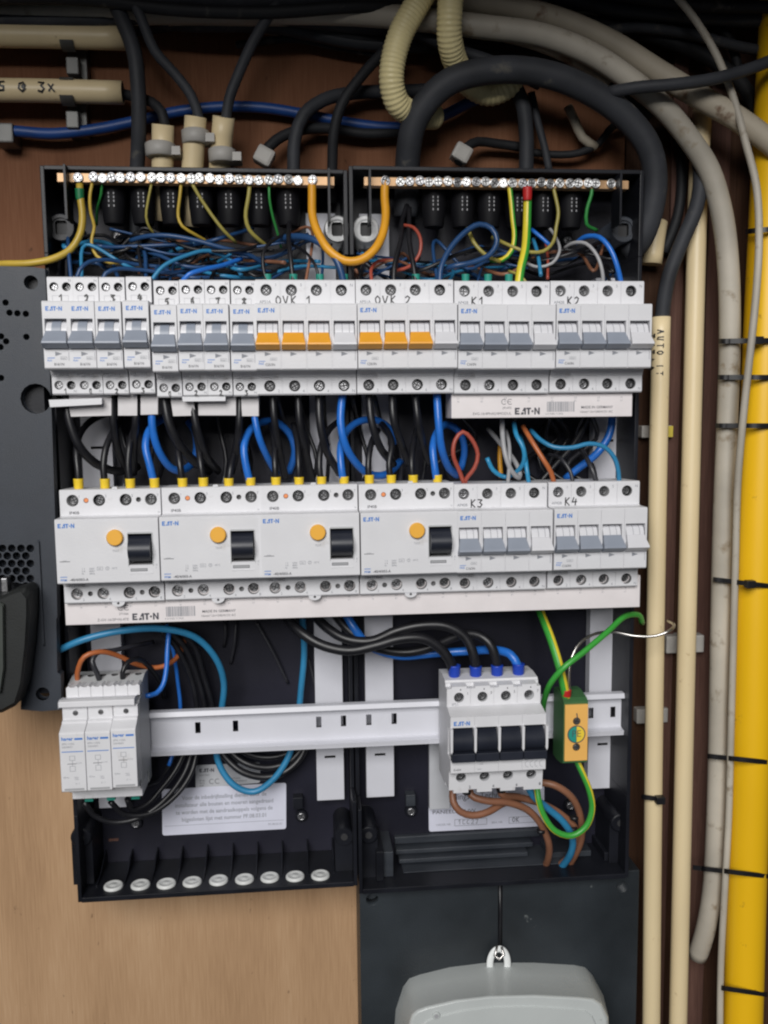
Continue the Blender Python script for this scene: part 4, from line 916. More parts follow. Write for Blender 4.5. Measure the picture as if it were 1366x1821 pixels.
# back-curving strands behind them
for k in range(14):
    rr = random.Random(100+k); x = 210+k*41+rr.uniform(-8, 8); dd = rr.uniform(15, 36); c = rr.uniform(-30, 40)
    wire('black_wire', 'thin dark wire in the shadow '+where(x).replace('above', 'below'), [(x, 705, 60), (x+c*.4, 760, dd), (x+c, 820, dd+5), (x+c*.6, 870, 50)], 8, rr.choice(['wblack', 'wblack', 'wdark']), group='background wires between the two rows', n=6, step=8)
K = lambda name, lab, pts, w, m, **k: wire(name, lab, pts, w, m, **k)
K('red_wire', 'thin red-brown wire loop above breaker K3', [(826,862,76),(818,840,76),(806,808,78),(810,782,78),(823,768,78),(838,780,78),(850,808,78),(844,832,78),(829,852,76),(827,862,74)], 8, 'wred')
K('grey_wire', 'pale grey wire looping down above the third pole of K3', [(893,748,60),(894,775,70),(899,810,76),(910,838,76),(923,850,72),(924,838,66),(912,815,58),(893,792,50),(868,762,34)], 9, 'wgrey')
K('grey_wire', 'pale grey wire standing in the third terminal of K3', [(903,862,76),(906,825,76),(906,795,70),(900,765,50)], 7, 'wgrey')
K('cyan_wire', 'cyan wire curling above breaker K3', [(914,752,60),(919,775,72),(931,798,76),(932,820,74),(918,840,66),(898,848,58),(877,836,60),(866,814,60)], 8.5, 'wcyan')
K('cyan_wire', 'cyan wire standing in the neutral terminal of K3', [(941,862,76),(937,835,76),(933,805,66),(925,775,45)], 8, 'wcyan')
K('orange_wire', 'orange-brown wire slanting down to the first terminal of K4', [(930,758,60),(946,785,72),(968,820,78),(980,840,78),(986,862,76)], 9, 'worange')
K('blue_wire', 'pale blue wire waving across to the last terminal of K4', [(944,765,58),(962,783,70),(985,795,76),(1018,796,78),(1048,789,78),(1075,795,78),(1093,815,78),(1100,840,78),(1101,862,76)], 8.5, 'wlblue')
K('black_wire', 'dark wire entering the third terminal of K4', [(1035,800,45),(1046,820,70),(1056,842,76),(1062,862,76)], 9, 'wdark')
K('black_wire', 'thin dark wire arching into the second terminal of K4', [(975,808,45),(998,816,68),(1014,838,74),(1020,862,76)], 7, 'wdark')
K('blue_wire', 'thick blue wire slanting across the right white strip', [(1090,735,45),(1084,772,45),(1062,806,45),(1035,828,40),(1005,852,35)], 14, 'wblue')
K('amber_wire', 'short amber wire between grey wires above K3', [(890,790,30),(889,815,32),(891,850,34)], 9, 'wamber')
K('black_wire', 'black wire behind the short printed busbar crossing down left', [(1050,735,40),(1020,790,34),(985,830,30),(960,858,30)], 12, 'wblack')

# lower compartment
K('blue_wire', 'long light blue wire arching over the lower left and looping below the rail', [(96,1160,70),(150,1137,72),(215,1122,68),(285,1118,60),(345,1132,54),(382,1168,46),(398,1212,38),(394,1265,30),(384,1330,28),(394,1368,30),(420,1399,32),(452,1408,32),(484,1388,32),(512,1348,30),(528,1290,26),(536,1220,24),(541,1160,24),(538,1095,24)], 12, 'wlblue')
K('orange_wire', 'orange-brown wire curving from the surge arrester top', [(140,1222,64),(138,1195,70),(150,1168,72),(178,1159,68),(210,1166,58),(245,1182,46),(280,1187,40),(305,1178,36),(322,1158,28),(330,1130,22)], 9, 'worange')
K('black_wire', 'dark grey wire from the second terminal of the surge arrester', [(181,1222,66),(172,1196,72),(164,1176,72),(172,1162,68),(205,1156,58),(240,1148,44),(272,1142,24)], 9, 'wdark')
K('black_wire', 'black wire arching from the third terminal of the surge arrester', [(222,1220,66),(218,1196,70),(228,1177,66),(246,1172,58),(262,1182,48),(284,1212,34),(292,1240,22)], 9, 'wblack')
K('blue_wire', 'blue wire bent into the right side of the surge arrester', [(301,1118,40),(298,1155,46),(296,1190,50),(290,1218,54),(278,1233,58),(258,1238,62)], 9, 'wblue')
for i, (x0, x1, x2) in enumerate(((285, 338, 352), (300, 350, 366), (318, 362, 380))):
    K('black_wire', ['left', 'middle', 'right'][i]+' of three black wires running down behind the lower rail', [(x0,1120,40),(x0+28,1150,36),(x1,1200,30),(x2,1270,24),(x2,1330,24)], 10, 'wblack', group='black wires behind the lower rail')
for i, pts in enumerate(([(345,1325,26),(328,1375,36),(290,1425,46),(245,1455,52),(200,1462,56),(165,1448,60),(150,1425,62)], [(352,1330,26),(340,1375,34),(312,1415,42),(268,1446,50),(222,1448,56),(196,1425,62)],
                         [(335,1322,26),(312,1370,34),(285,1405,42),(262,1430,48),(236,1440,54),(226,1420,60)], [(322,1320,24),(300,1362,32),(282,1388,44),(262,1396,56),(235,1398,62)])):
    K('black_wire', ['lowest black wire curving', 'second lowest black wire curving', 'third lowest black wire curving', 'uppermost black wire curving'][i]+' below the surge arrester', pts, [10, 10, 10, 6][i], 'wblack', group='black wires below the surge arrester')
for i, pts in enumerate(([(372,1300,22),(400,1345,26),(430,1372,30),(470,1382,30),(508,1372,28),(536,1345,24),(548,1310,20)], [(385,1300,22),(412,1338,24),(440,1358,28),(478,1365,28),(515,1354,26),(540,1328,22)], [(395,1300,22),(425,1332,24),(455,1345,24),(490,1346,24),(520,1335,22),(545,1310,20)])):
    K('black_wire', ['outer', 'middle', 'inner'][i]+' black wire loop below the rail above the type sticker', pts, [13, 12, 10][i], 'wblack', group='black wire loops above the type sticker')
K('blue_wire', 'short bit of blue wire peeping below the rail right of the surge arrester', [(296,1110,20),(309,1160,22),(316,1210,22),(321,1262,24),(316,1310,24),(308,1338,30),(300,1362,34)], 7, 'wblue')
for i, (a, b_) in enumerate((((455, 1105), (512, 1215)), ((400, 1105), (398, 1150)), ((548, 1170), (566, 1260)), ((420, 1105), (410, 1180)))):
    K('black_wire', 'thin dark wire against the back of the left box below the busbar', [(a[0], a[1], 12), ((a[0]+b_[0])/2+2, (a[1]+b_[1])/2, 14), (b_[0], b_[1], 10)], 5, 'wdark', group='thin dark wires on the back plate')
K('black_cable', 'lowest thick black wire sagging across to the main switch first pole', [(500,1085,40),(530,1120,58),(570,1146,66),(620,1157,70),(668,1148,72),(712,1136,72),(755,1136,72),(786,1156,72),(802,1180,72),(808,1200,70)], 19, 'wblack', group='thick black wires to the main switch')
K('black_cable', 'middle thick black wire arching to the main switch second pole', [(552,1085,36),(580,1115,50),(615,1136,58),(660,1140,62),(705,1122,64),(750,1112,66),(795,1114,68),(828,1134,70),(843,1168,72),(847,1200,70)], 18, 'wblack', group='thick black wires to the main switch')
K('black_cable', 'short thick black wire arching to the main switch third pole', [(590,1085,32),(620,1120,42),(665,1150,46),(720,1160,48),(770,1150,52),(812,1132,58),(845,1128,64),(869,1142,70),(881,1168,72),(885,1200,70)], 17, 'wblack', group='thick black wires to the main switch')
K('blue_cable', 'thick blue wire running behind the black ones to the main switch neutral pole', [(612,1085,40),(632,1120,46),(660,1150,44),(710,1166,42),(770,1162,42),(830,1158,46),(880,1156,58),(908,1164,68),(920,1182,72),(923,1200,70)], 16, 'wblue')
for i, (px, py) in enumerate(((808, 1193), (846, 1195), (884, 1193), (922, 1190))):
    ferrule(px, py, 23, 22, 72, 'bluef', 'blue ferrule on the %s pole of the main switch' % ordn[i], 'blue ferrules of the main switch')
K('earth_wire', 'thick green and yellow earth wire coming down to the PE terminal', [(958,1080,40),(968,1105,54),(982,1142,68),(995,1185,76),(1004,1225,78),(1008,1245,78)], 16, 'gygreen', m2='gyyellow', sec=(0, 5), n=12)
ferrule(1007, 1233, 19, 14, 78, 'redplastic', 'red ferrule on top of the PE terminal', None)
K('earth_wire', 'green earth wire crossing from the right down beside the main switch', [(1142,1108,50),(1136,1094,58),(1112,1096,66),(1080,1124,78),(1040,1158,88),(1002,1188,92),(980,1214,86),(968,1245,70),(965,1270,56)], 11, 'gygreen', m2='gyyellow', sec=(3, 5), n=12)
K('bare_wire', 'bare silvery wire bending from the PE terminal over the cream conduit', [(1016,1245,76),(1012,1215,78),(1015,1175,76),(1030,1145,72),(1056,1128,66),(1090,1124,62),(1130,1131,66),(1165,1131,72),(1190,1122,74),(1199,1112,66),(1188,1104,50)], 5.5, 'bare', n=8)
K('earth_wire', 'yellow-green earth wire looping below the PE terminal', [(1022,1345,72),(1036,1375,76),(1049,1408,78),(1053,1440,78),(1042,1470,78),(1017,1486,78),(988,1478,78),(967,1450,78),(957,1418,76),(954,1385,70)], 12, 'gyyellow', m2='gygreen', sec=(5, 12), n=12, twist=.03)
for nm, lab, pts, m in (('brown_wire', 'brown wire looping low from the main switch first pole', [(806,1395,66),(806,1425,72),(818,1443,74),(840,1450,74),(868,1444,72),(892,1430,66),(925,1420,54),(950,1425,44)], 'wbrown'),
        ('brown_wire', 'brown wire running right from the main switch second pole', [(834,1395,66),(838,1414,70),(865,1424,72),(902,1427,70),(938,1440,66),(962,1466,62),(976,1500,56),(974,1530,44),(962,1550,26)], 'wbrown'),
        ('brown_wire', 'brown wire leaving the main switch third pole', [(888,1395,66),(892,1412,70),(925,1418,60),(965,1430,56),(1000,1450,54),(1026,1478,52),(1024,1510,48),(1000,1535,40),(975,1556,26)], 'wbrown'),
        ('brown_wire', 'brown wire arching out from behind the right of the main switch', [(950,1390,56),(985,1396,62),(1015,1416,62),(1032,1450,58),(1034,1490,54),(1020,1525,44),(1000,1552,28)], 'wbrown'),
        ('blue_wire', 'blue wire twisting among the brown ones into the floor opening', [(936,1390,66),(948,1415,68),(975,1438,66),(1002,1462,64),(1018,1490,62),(1016,1515,56),(1002,1538,44),(980,1560,26)], 'wlblue')):
    K(nm, lab, pts, 13.5, m)
for i, (px, py, d) in enumerate(((832, 1412, 74), (893, 1409, 74), (964, 1482, 66), (1024, 1458, 62), (1022, 1478, 60))):
    x, z = U(px, py, d); b = MB(); b.lathe_z(x, d-4, [(3.0, z-1.4), (3.5, z-1.2), (3.5, z+1.2), (3.0, z+1.4)], 'tie', 14)
    solo('tape_mark', b, 'small black mark ring on a brown wire below the main switch', 'marker ring', 'black marker rings on the brown wires')

# upper compartment wires
T = [
 ('yellow_wire', 'thick yellow earth wire leaving the left box to the left', [(142,325,56),(143,350,58),(147,385,58),(143,415,58),(126,443,60),(95,460,64),(55,468,66),(0,470,60),(-60,480,40)], 12, 'wyellow'),
 ('yellow_wire', 'thin yellow wire snaking down from the second screw of the left earth bar', [(165,322,56),(160,350,56),(162,380,54),(168,402,52),(163,430,52),(172,455,54),(195,467,54),(225,467,50),(255,478,40)], 5.5, 'wyellow'),
 ('green_wire', 'thin dark green wire under the left earth bar, bent at its top', [(182,322,54),(180,345,50),(173,372,40),(172,400,30)], 4.5, 'wgreen'),
 ('olive_wire', 'thin olive wire left of the first cream stub', [(270,325,56),(263,360,54),(260,385,52),(266,405,48),(280,420,40)], 4.5, 'wolive'),
 ('yellow_wire', 'thin yellow wire passing the second cream stub', [(323,322,56),(320,350,56),(317,385,54),(324,402,54),(345,416,50),(370,430,40)], 5.5, 'wyellow'),
 ('olive_wire', 'olive wire slanting down right from the middle of the left earth bar', [(341,325,57),(352,345,56),(375,380,54),(398,410,52),(420,432,44)], 6, 'wolive'),
 ('olive_wire', 'olive wire dropping from the left earth bar near the eighth narrow breaker', [(445,325,56),(442,350,56),(437,385,54),(443,408,52),(458,424,48),(475,438,40)], 7, 'wolive'),
 ('green_wire', 'thin green wire dropping next to the olive wire', [(479,325,56),(479,350,56),(484,380,52),(493,412,46),(500,440,36)], 4.5, 'wgreen'),
 ('amber_wire', 'thick orange-yellow earth wire forming a U between the two earth bars', [(555,320,56),(555,350,58),(556,385,62),(566,415,68),(586,446,74),(614,464,76),(642,462,76),(666,444,74),(681,415,68),(686,380,62),(684,350,58),(685,322,56)], 15, 'wamber'),
 ('blue_wire', 'blue wire lying across the upper left tangle', [(232,428,46),(262,420,54),(300,419,58),(350,428,58),(400,442,56),(440,452,50),(470,470,40)], 8, 'wdblue'),
 ('blue_wire', 'blue wire curving down into the second narrow breaker', [(134,505,76),(142,480,76),(158,466,72),(190,462,66),(240,470,56),(300,476,50)], 7, 'wdblue'),
 ('blue_wire', 'blue wire curving down into the third narrow breaker', [(180,505,76),(188,486,76),(210,478,72),(250,480,66),(300,485,60),(345,478,50)], 7, 'wdblue'),
 ('blue_wire', 'blue wire curving down into the fifth narrow breaker', [(320,505,76),(336,488,78),(360,480,74),(395,472,62),(430,460,48)], 8, 'wblue'),
 ('blue_wire', 'blue wire curving down into the fourth narrow breaker', [(265,505,74),(290,474,70),(330,455,64),(370,446,58),(410,462,52),(430,490,56)], 7, 'wlblue'),
 ('blue_wire', 'thick blue wire arching down to the neutral terminal of the left orange-toggled breaker', [(488,428,40),(520,421,56),(552,424,66),(582,442,72),(602,470,76),(612,505,76)], 12, 'wdblue'),
 ('black_wire', 'black wire standing above the second terminal of the left orange-toggled breaker', [(516,385,40),(513,420,60),(517,460,72),(522,505,76)], 8, 'wblack'),
 ('black_wire', 'thin black wire curving to the first terminal of the left orange-toggled breaker', [(515,415,40),(490,425,60),(470,445,70),(468,475,74),(476,505,76)], 6, 'wblack'),
 ('black_wire', 'thin black wire curving to the third terminal of the left orange-toggled breaker', [(520,435,48),(545,450,64),(562,475,74),(569,505,76)], 5, 'wblack'),
 ('blue_wire', 'blue wire in a big loop above the neutral terminal of the right orange-toggled breaker', [(782,505,76),(784,478,74),(798,446,70),(826,414,66),(852,399,64),(874,406,64),(884,428,66),(872,452,68),(840,467,70),(808,473,70),(786,480,60)], 10, 'wdblue'),
 ('red_wire', 'dark red wire loop above breaker OVK 2', [(700,482,60),(728,474,66),(746,452,68),(748,425,66),(736,405,60),(715,400,50)], 6, 'wred'),
 ('red_wire', 'thin dark red wire dropping into breaker OVK 2', [(662,505,76),(660,480,70),(672,465,60),(700,462,50)], 6, 'wred'),
 ('black_wire', 'black wire dropping into the second terminal of the right orange-toggled breaker', [(700,505,76),(702,470,72),(712,430,62),(716,390,48),(724,365,40)], 9, 'wblack'),
 ('black_wire', 'black wire dropping into the third terminal of the right orange-toggled breaker', [(740,505,76),(735,470,72),(728,430,62),(728,370,44)], 9, 'wblack'),
 ('earth_wire', 'green-yellow earth wire hooking back below the right earth bar', [(905,322,56),(909,355,57),(912,390,58),(915,420,58),(910,446,58),(894,462,56),(872,462,50)], 9, 'gy'),
 ('earth_wire', 'thick green and yellow earth wire with red ferrule going down between K1 and OVK 2', [(939,335,58),(938,370,58),(937,405,60),(934,445,66),(926,480,72),(922,510,74)], 15, 'gy'),
 ('yellow_wire', 'thin striped yellow wire swinging left from the right earth bar', [(981,322,56),(988,350,57),(993,378,58),(989,405,58),(984,430,60),(966,447,62),(935,447,62),(905,436,58),(875,422,48)], 6.5, 'wolive'),
 ('green_wire', 'short green wire bent under the right end of the right earth bar', [(1053,325,56),(1052,345,56),(1044,372,54),(1043,398,52),(1062,410,44)], 6.5, 'wgreen'),
 ('grey_wire', 'pale grey wire arching into the second terminal of K2', [(1003,442,50),(1020,432,62),(1042,433,70),(1062,455,76),(1071,482,78),(1073,508,76)], 6.5, 'wgrey'),
 ('blue_wire', 'bright blue wire arching into the third terminal of K2', [(1025,432,48),(1042,421,60),(1066,422,70),(1086,444,76),(1098,475,78),(1106,508,76)], 9, 'wblue'),
 ('blue_wire', 'short bright blue wire slanting behind the striped yellow wire', [(945,408,50),(960,420,54),(980,438,56)], 7, 'wblue'),
 ('blue_wire', 'short blue wire standing above breaker K1', [(948,425,46),(956,450,56),(962,490,68)], 7, 'wlblue'),
 ('grey_wire', 'pale grey wire loop below the striped yellow wire', [(935,468,56),(958,475,62),(982,468,64),(995,448,60),(990,425,50),(970,400,40),(950,398,36)], 5.5, 'wgrey'),
 ('red_wire', 'thin red-brown wire standing above breaker K1', [(970,430,40),(974,455,50),(974,495,70)], 5, 'wred'),
 ('yellow_wire', 'thin yellow wire crossing above the terminals of K1', [(905,482,64),(925,490,72),(938,505,76)], 5, 'wolive'),
 ('olive_wire', 'olive wire slanting in the big blue loop', [(832,405,50),(842,430,56),(862,452,58),(890,466,56)], 7, 'wolive'),
 ('blue_wire', 'dark blue wire low behind the big blue loop', [(880,440,40),(905,450,44),(930,440,40)], 8, 'wdblue'),
]
for nm, lab, pts, w, m in T:
    if m == 'gy': wire(nm, lab, pts, w, 'gygreen', m2='gyyellow', sec=(6, 12) if w < 12 else (7, 12), n=12)
    else: wire(nm, lab, pts, w, m)
ferrule(142, 346, 15, 18, 58, 'green', 'green ferrule on the thick yellow earth wire', None)
ferrule(938, 345, 17, 22, 60, 'redplastic', 'red ferrule hanging below the right earth bar', None)
for i, (px, lab) in enumerate(((476, 'first terminal of the left orange-toggled breaker'), (522, 'second terminal of the left orange-toggled breaker'), (569, 'third terminal of the left orange-toggled breaker'), (612, 'neutral terminal of the left orange-toggled breaker'), (740, 'third terminal of the right orange-toggled breaker'), (828, 'first terminal of K1'), (868, 'second terminal of K1'), (905, 'third terminal of K1'))):
    ferrule(px, 496, 14, 15, 74, 'teal', 'teal ferrule above the '+lab, 'teal ferrules of the upper row')
# tangle of thin wires
tg = [('wdblue', 'thin dark blue wire'), ('wdblue', 'thin dark blue wire'), ('wblack', 'thin black wire'), ('wblack', 'thin black wire'), ('wbrown', 'thin brown wire'), ('wdblue', 'thin dark blue wire'), ('wblack', 'thin black wire'), ('wlblue', 'thin light blue wire')]
for k in range(48):
    rr = random.Random(500+k); m, lb = tg[k % len(tg)]
    left = k % 7 < 4
    x0 = rr.uniform(120, 470) if left else rr.uniform(640, 1060); span = rr.uniform(60, 170)*rr.choice((-1, 1))
    y0 = rr.uniform(425, 490); pts = []; lim = (115, 600) if left else (640, 1080)
    for j in range(5):
        x = min(max(x0+span*(j/4-.5)*2, lim[0]), lim[1]); pts.append((x+rr.uniform(-12, 12), y0+rr.uniform(-22, 22)+10*math.sin(j), rr.uniform(18, 60)))
    if rr.random() < .5: pts.append((pts[-1][0]+rr.uniform(-14, 14), 512, 70))
    wire('tangled_wire', lb+' tangled '+where(pts[2][0]), pts, rr.uniform(4, 7.5), m, group='thin wires in the '+('left' if left else 'right')+' tangle', n=6, step=5)
for k in range(9):
    rr = random.Random(900+k); x = 815+rr.uniform(0, 240)
    wire('black_wire', 'dark wire hanging above the %s terminal of %s' % (['first', 'second', 'third', 'neutral'][int((x-812)/43.5) % 4], 'K3' if x < 986 else 'K4'), [(x, 735, 50), (x+rr.uniform(-30, 30), 780, rr.uniform(15, 40)), (x+rr.uniform(-50, 50), 830, rr.uniform(12, 30)), (x+rr.uniform(-50, 50), 872, 40)], rr.uniform(6, 11), rr.choice(['wblack', 'wdark', 'wblack', 'wbrown' if k == 3 else 'wblack']), group='dark wires above K3 and K4', n=6, step=7)

# ---------------------------------------------------------------- cables above and right of the boxes
C = lambda name, lab, pts, w, m, **k: wire(name, lab, pts, w, m, cat='cable', step=6, n=16, **k)
C('black_cable', 'thick black cable arching from above the right box to its right side', [(722,385,26),(724,330,30),(726,275,40),(735,225,48),(760,180,54),(800,145,58),(860,127,60),(930,125,60),(1000,140,60),(1070,175,58),(1120,215,56),(1155,265,54),(1165,320,50),(1158,375,46),(1140,425,40),(1120,450,30)], 44, 'cabgrey')
C('black_cable', 'dark slate cable dropping into the left box at its upper left', [(190,-30,40),(215,30,44),(238,90,44),(246,160,42),(247,230,36),(244,300,26),(240,400,20),(240,500,18)], 25, 'cabgrey')
C('grey_cable', 'dark cable slanting down to the middle cream stub', [(225,-20,50),(250,30,50),(275,90,46),(310,130,42),(340,170,40),(355,215,38),(352,240,36)], 17, 'cabgrey')
C('grey_cable', 'dark cable slanting down to the right cream stub', [(510,-20,46),(480,25,46),(450,75,44),(425,130,42),(408,175,40),(402,215,38),(400,240,36)], 18, 'cabgrey')
C('black_cable', 'short black cable from the lower horizontal conduit to the left cream stub', [(200,165,16),(240,172,24),(270,182,32),(288,200,36),(295,232,36)], 17, 'cabblack')
C('black_cable', 'black cable entering the left box right of the white clip', [(770,160,14),(700,163,16),(630,165,20),(575,178,26),(540,205,30),(525,245,30),(522,300,28),(522,380,24)], 22, 'cabgrey')
C('black_cable', 'black cable crossing down between the boxes', [(700,75,36),(665,110,38),(635,145,40),(608,185,40),(594,235,36),(591,300,28),(590,360,22)], 18, 'cabblack')
C('black_cable', 'dark cable curving to the white clip above the left box', [(720,235,12),(650,238,14),(580,228,16),(530,232,20),(490,250,24),(460,285,28)], 18, 'cabblack')
C('black_cable', 'dark cable running right of the second white clip', [(930,262,14),(880,255,16),(850,252,20),(830,262,24),(815,290,28)], 16, 'cabblack')
C('blue_hose', 'dark blue hose waving across the board behind the cables', [(-40,236,14),(20,233,16),(90,238,16),(170,230,14),(240,216,12),(320,198,12),(400,190,12),(470,192,12),(540,203,12),(610,217,12),(680,226,12),(740,224,14),(790,205,16),(840,180,16),(900,160,14)], 18, 'cablue')
C('black_cable', 'dark cable dropping straight into the right box left of centre', [(905,140,30),(928,180,32),(936,240,30),(936,300,28),(936,345,26)], 26, 'cabgrey')
C('grey_cable', 'thin grey cable dropping into the right box beside the dark straight one', [(945,165,22),(957,220,24),(968,260,26),(978,310,26)], 13, 'cabgrey')
C('grey_cable', 'short pale cable end curving in the dark above the right box', [(1010,190,16),(1022,215,18),(1036,245,18),(1060,262,16)], 16, 'cabpale')
C('black_cable', 'dark cable curving low across the board above the right box', [(1130,215,12),(1090,225,14),(1065,255,16),(1030,272,16),(985,275,14),(940,270,12)], 13, 'cabblack')
C('black_cable', 'dark cable crossing over the two pale cables at upper right', [(1400,95,70),(1340,120,74),(1270,140,78),(1200,150,78),(1130,156,72),(1080,165,62)], 21, 'cabgrey')
C('pale_cable', 'thick aged cable sweeping from top centre down the right side', [(-60,30,26),(120,24,28),(400,22,32),(620,24,40),(780,38,50),(860,48,54),(960,62,56),(1050,96,56),(1115,138,56),(1178,190,54),(1228,250,52),(1262,305,50),(1284,380,48),(1295,470,46),(1298,600,44),(1293,760,42),(1287,900,40),(1283,1050,40),(1280,1200,38),(1277,1350,38),(1273,1480,38),(1266,1590,38),(1253,1660,36),(1240,1700,30)], 38, 'cabpaint')
C('pale_cable', 'thick aged cable with brown stains running to the right edge', [(480,-60,44),(600,-40,44),(700,-22,44),(800,-4,44),(900,12,46),(1000,38,48),(1090,78,50),(1170,128,52),(1250,176,54),(1310,210,56),(1380,262,58),(1430,310,58)], 40, 'cabpale')
C('pale_cable', 'thick pale cable behind, bending down beside the stained one', [(300,30,22),(520,28,26),(680,30,34),(780,42,36),(870,50,38),(960,72,40),(1030,102,42),(1090,140,44)], 34, 'cabpale')
C('grey_cable', 'thin pale grey cable winding down beside the yellow pipe', [(1150,-60,50),(1225,20,56),(1270,90,60),(1303,170,62),(1325,250,66),(1345,330,70),(1350,420,74),(1345,520,74),(1335,620,74),(1322,740,70),(1312,860,62),(1308,1000,58),(1304,1150,56),(1300,1300,56),(1296,1450,56),(1288,1600,56),(1282,1720,56),(1280,1860,56)], 13, 'cabpaint')
C('grey_cable', 'slate cable leaving the cream conduit top and bending up behind the big one', [(1176,600,30),(1179,550,32),(1190,490,36),(1215,425,40),(1238,370,42),(1246,320,42),(1240,270,40),(1215,225,36),(1180,190,30)], 26, 'cabgrey')
C('grey_cable', 'thin pale wire stretched across the dark upper board', [(380,35,10),(440,50,10),(520,66,10),(620,76,10),(700,76,10)], 6, 'cabpale')
for i, (y0, y1, y2, w, m, d) in enumerate(((8, 14, 20, 34, 'cabpale', 26), (-12, -6, -10, 30, 'cabgrey', 44), (34, 22, 42, 22, 'cabgrey', 30), (40, 30, 60, 22, 'cabblack', 22), (-4, 14, 6, 20, 'cabblack', 50), (12, 38, 70, 24, 'cabgrey', 20))):
    C('grey_cable', ['wide pale cable running along the top edge', 'slate cable cut off by the top edge', 'slate cable waving along the top left', 'black cable sagging along the top left', 'black cable in front along the top edge', 'slate cable sagging to the right under the top edge'][i],
      [(-60, y0, d), (150, y0+3, d), (320, y1+4, d), (480, y1+8, d), (640, y2+6, d), (760, y2+12, d*.8), (900, y2+14, d*.6), (1050, y2, d*.5), (1200, y2-40, d*.5)], w, m, group='cables along the top edge')
for i, pts in enumerate(([(820,70,14),(900,90,14),(960,95,14),(1040,110,12)], [(980,-10,30),(1080,14,34),(1180,25,36),(1290,34,36),(1400,36,36)], [(1060,-15,50),(1160,0,50),(1260,12,50),(1400,12,50)], [(1130,20,20),(1220,40,22),(1290,60,24),(1310,110,24),(1316,160,22)])):
    C('black_cable', ['dark cable in the shadow above the thick arching cable', 'dark cable across the upper right corner', 'topmost dark cable of the upper right corner', 'dark cable bending down in the upper right corner'][i], pts, [24, 24, 20, 16][i], ['cabblack', 'cabgrey', 'cabblack', 'cabblack'][i], group='dark cables of the upper right')
for i, (pts, w, m, lab) in enumerate((
  ([(240,52,16),(330,40,18),(430,34,20),(540,44,20),(650,62,18),(760,84,16),(860,100,14)], 22, 'cabblack', 'black cable sagging across the board left of the corrugated hoses'),
  ([(560,-30,30),(640,10,34),(720,50,36),(800,84,38),(880,112,40),(960,150,34)], 20, 'cabgrey', 'slate cable slanting down right behind the corrugated hoses'),
  ([(850,60,22),(940,86,22),(1020,112,24),(1100,160,26),(1160,205,28)], 26, 'cabblack', 'black cable under the pale cables at upper right'),
  ([(980,30,20),(1080,46,22),(1180,70,24),(1260,104,26),(1320,150,26),(1350,210,24)], 24, 'cabblack', 'black cable bending down beside the yellow pipe top'),
  ([(1040,60,30),(1130,50,32),(1230,62,34),(1320,84,34),(1400,96,34)], 18, 'cabgrey', 'slate cable running level into the upper right edge'),
  ([(1200,215,12),(1212,300,12),(1206,380,12),(1180,450,12)], 18, 'cabblack', 'black cable in the shadow right of the thick arching cable'),
  ([(420,80,12),(520,70,14),(600,84,14),(690,100,12)], 12, 'cabblack', 'thin black cable lying on the board under the top bundle'))):
    C('black_cable', lab, pts, w, m, group='dark cables of the top bundle')
# corrugated hose
def corr(pts, w, label):
    P = spline(W3(pts), .72); r = w/2/PXMM(56); b = MB()
    b.tube(P, r, 'hose', 20, rfun=lambda i, n, r: r*(1+.04*math.sin(i*2*math.pi/4)))
    return solo('corrugated_hose', b, label, 'hose', 'cream corrugated hoses', origin=P[0])
corr([(770,-40,66),(740,10,68),(713,60,68),(699,110,66),(697,150,62),(708,185,54),(740,205,40),(775,208,28)], 42, 'cream corrugated hose hanging in a hook left of the thick black cable')
corr([(805,-40,74),(800,20,74),(800,70,66),(812,115,50),(838,152,36),(870,166,34),(900,155,36),(918,130,34)], 42, 'cream corrugated hose ending below the thick black cable')
# conduits
def pipe(name, label, pts, w, m, group=None, cat='conduit', n=28, hollow=False):
    d = sum(p[2] for p in pts)/len(pts); r = w/2/PXMM(d); P = spline(W3(pts), 12)
    root = thing(name, label, cat, P[0], group)
    b = MB(); b.tube(P, r, m, n); part('tube', b, root)
    if hollow:
        a = Vector(P[-1]); t = (a-Vector(P[-2])).normalized(); b = MB(); b.tube([a-t*.2, a+t*.15], r*.8, 'hole', n); part('opening', b, root)
    return root
c1 = pipe('conduit', 'cream conduit with handwriting cut off beside the distribution box', [(1176,564,32),(1171,800,34),(1165,1160,40),(1161,1500,46),(1158,1860,52)], 33.5, 'cream', 'vertical cream conduits')
x, z = U(1176, 580, 48); b = MB(); hand(b, 'AUTO IT', x+1.2, z-2, 4.2, 48, .8, vertical=True, adv=1.3)
b2 = MB(); hand(b2, 'TUTIO', x-4.6, z-5, 4.2, 46.5, .8, vertical=True, adv=1.5)
# wrap the marks round the pipe front
def wrap(b, xc, dc, r):
    b.v = [(x, dc+math.sqrt(max(r*r-(x-xc)**2, 1))+.15, z) for x, d, z in b.v]
xc = U(1175, 620, 32)[0]; b.v = [(x+.0, d, z) for x, d, z in b.v]; wrap(b, xc, 32.5, 7.9); wrap(b2, xc, 32.5, 7.9)
b.v += b2.v; off = len(b.v)-len(b2.v)
for f in b2.f: b.f.append([off+i for i in f]); b.m.append(0); b.s.append(False)
part('handwriting', b, c1)
pipe('conduit', 'longer cream conduit right of the one with handwriting', [(1250,190,22),(1243,300,24),(1239,420,26),(1232,700,30),(1222,1100,38),(1213,1500,44),(1205,1860,50)], 34, 'cream', 'vertical cream conduits')
pipe('conduit', 'cut cream conduit end under the thick black cable at the right box', [(1168,395,16),(1162,435,18),(1158,470,18)], 38, 'cream', None)
h1 = pipe('conduit', 'upper horizontal cream conduit at the top left', [(-60,62,26),(60,64,26),(222,68,26)], 37, 'cream', 'horizontal cream conduits', hollow=True)
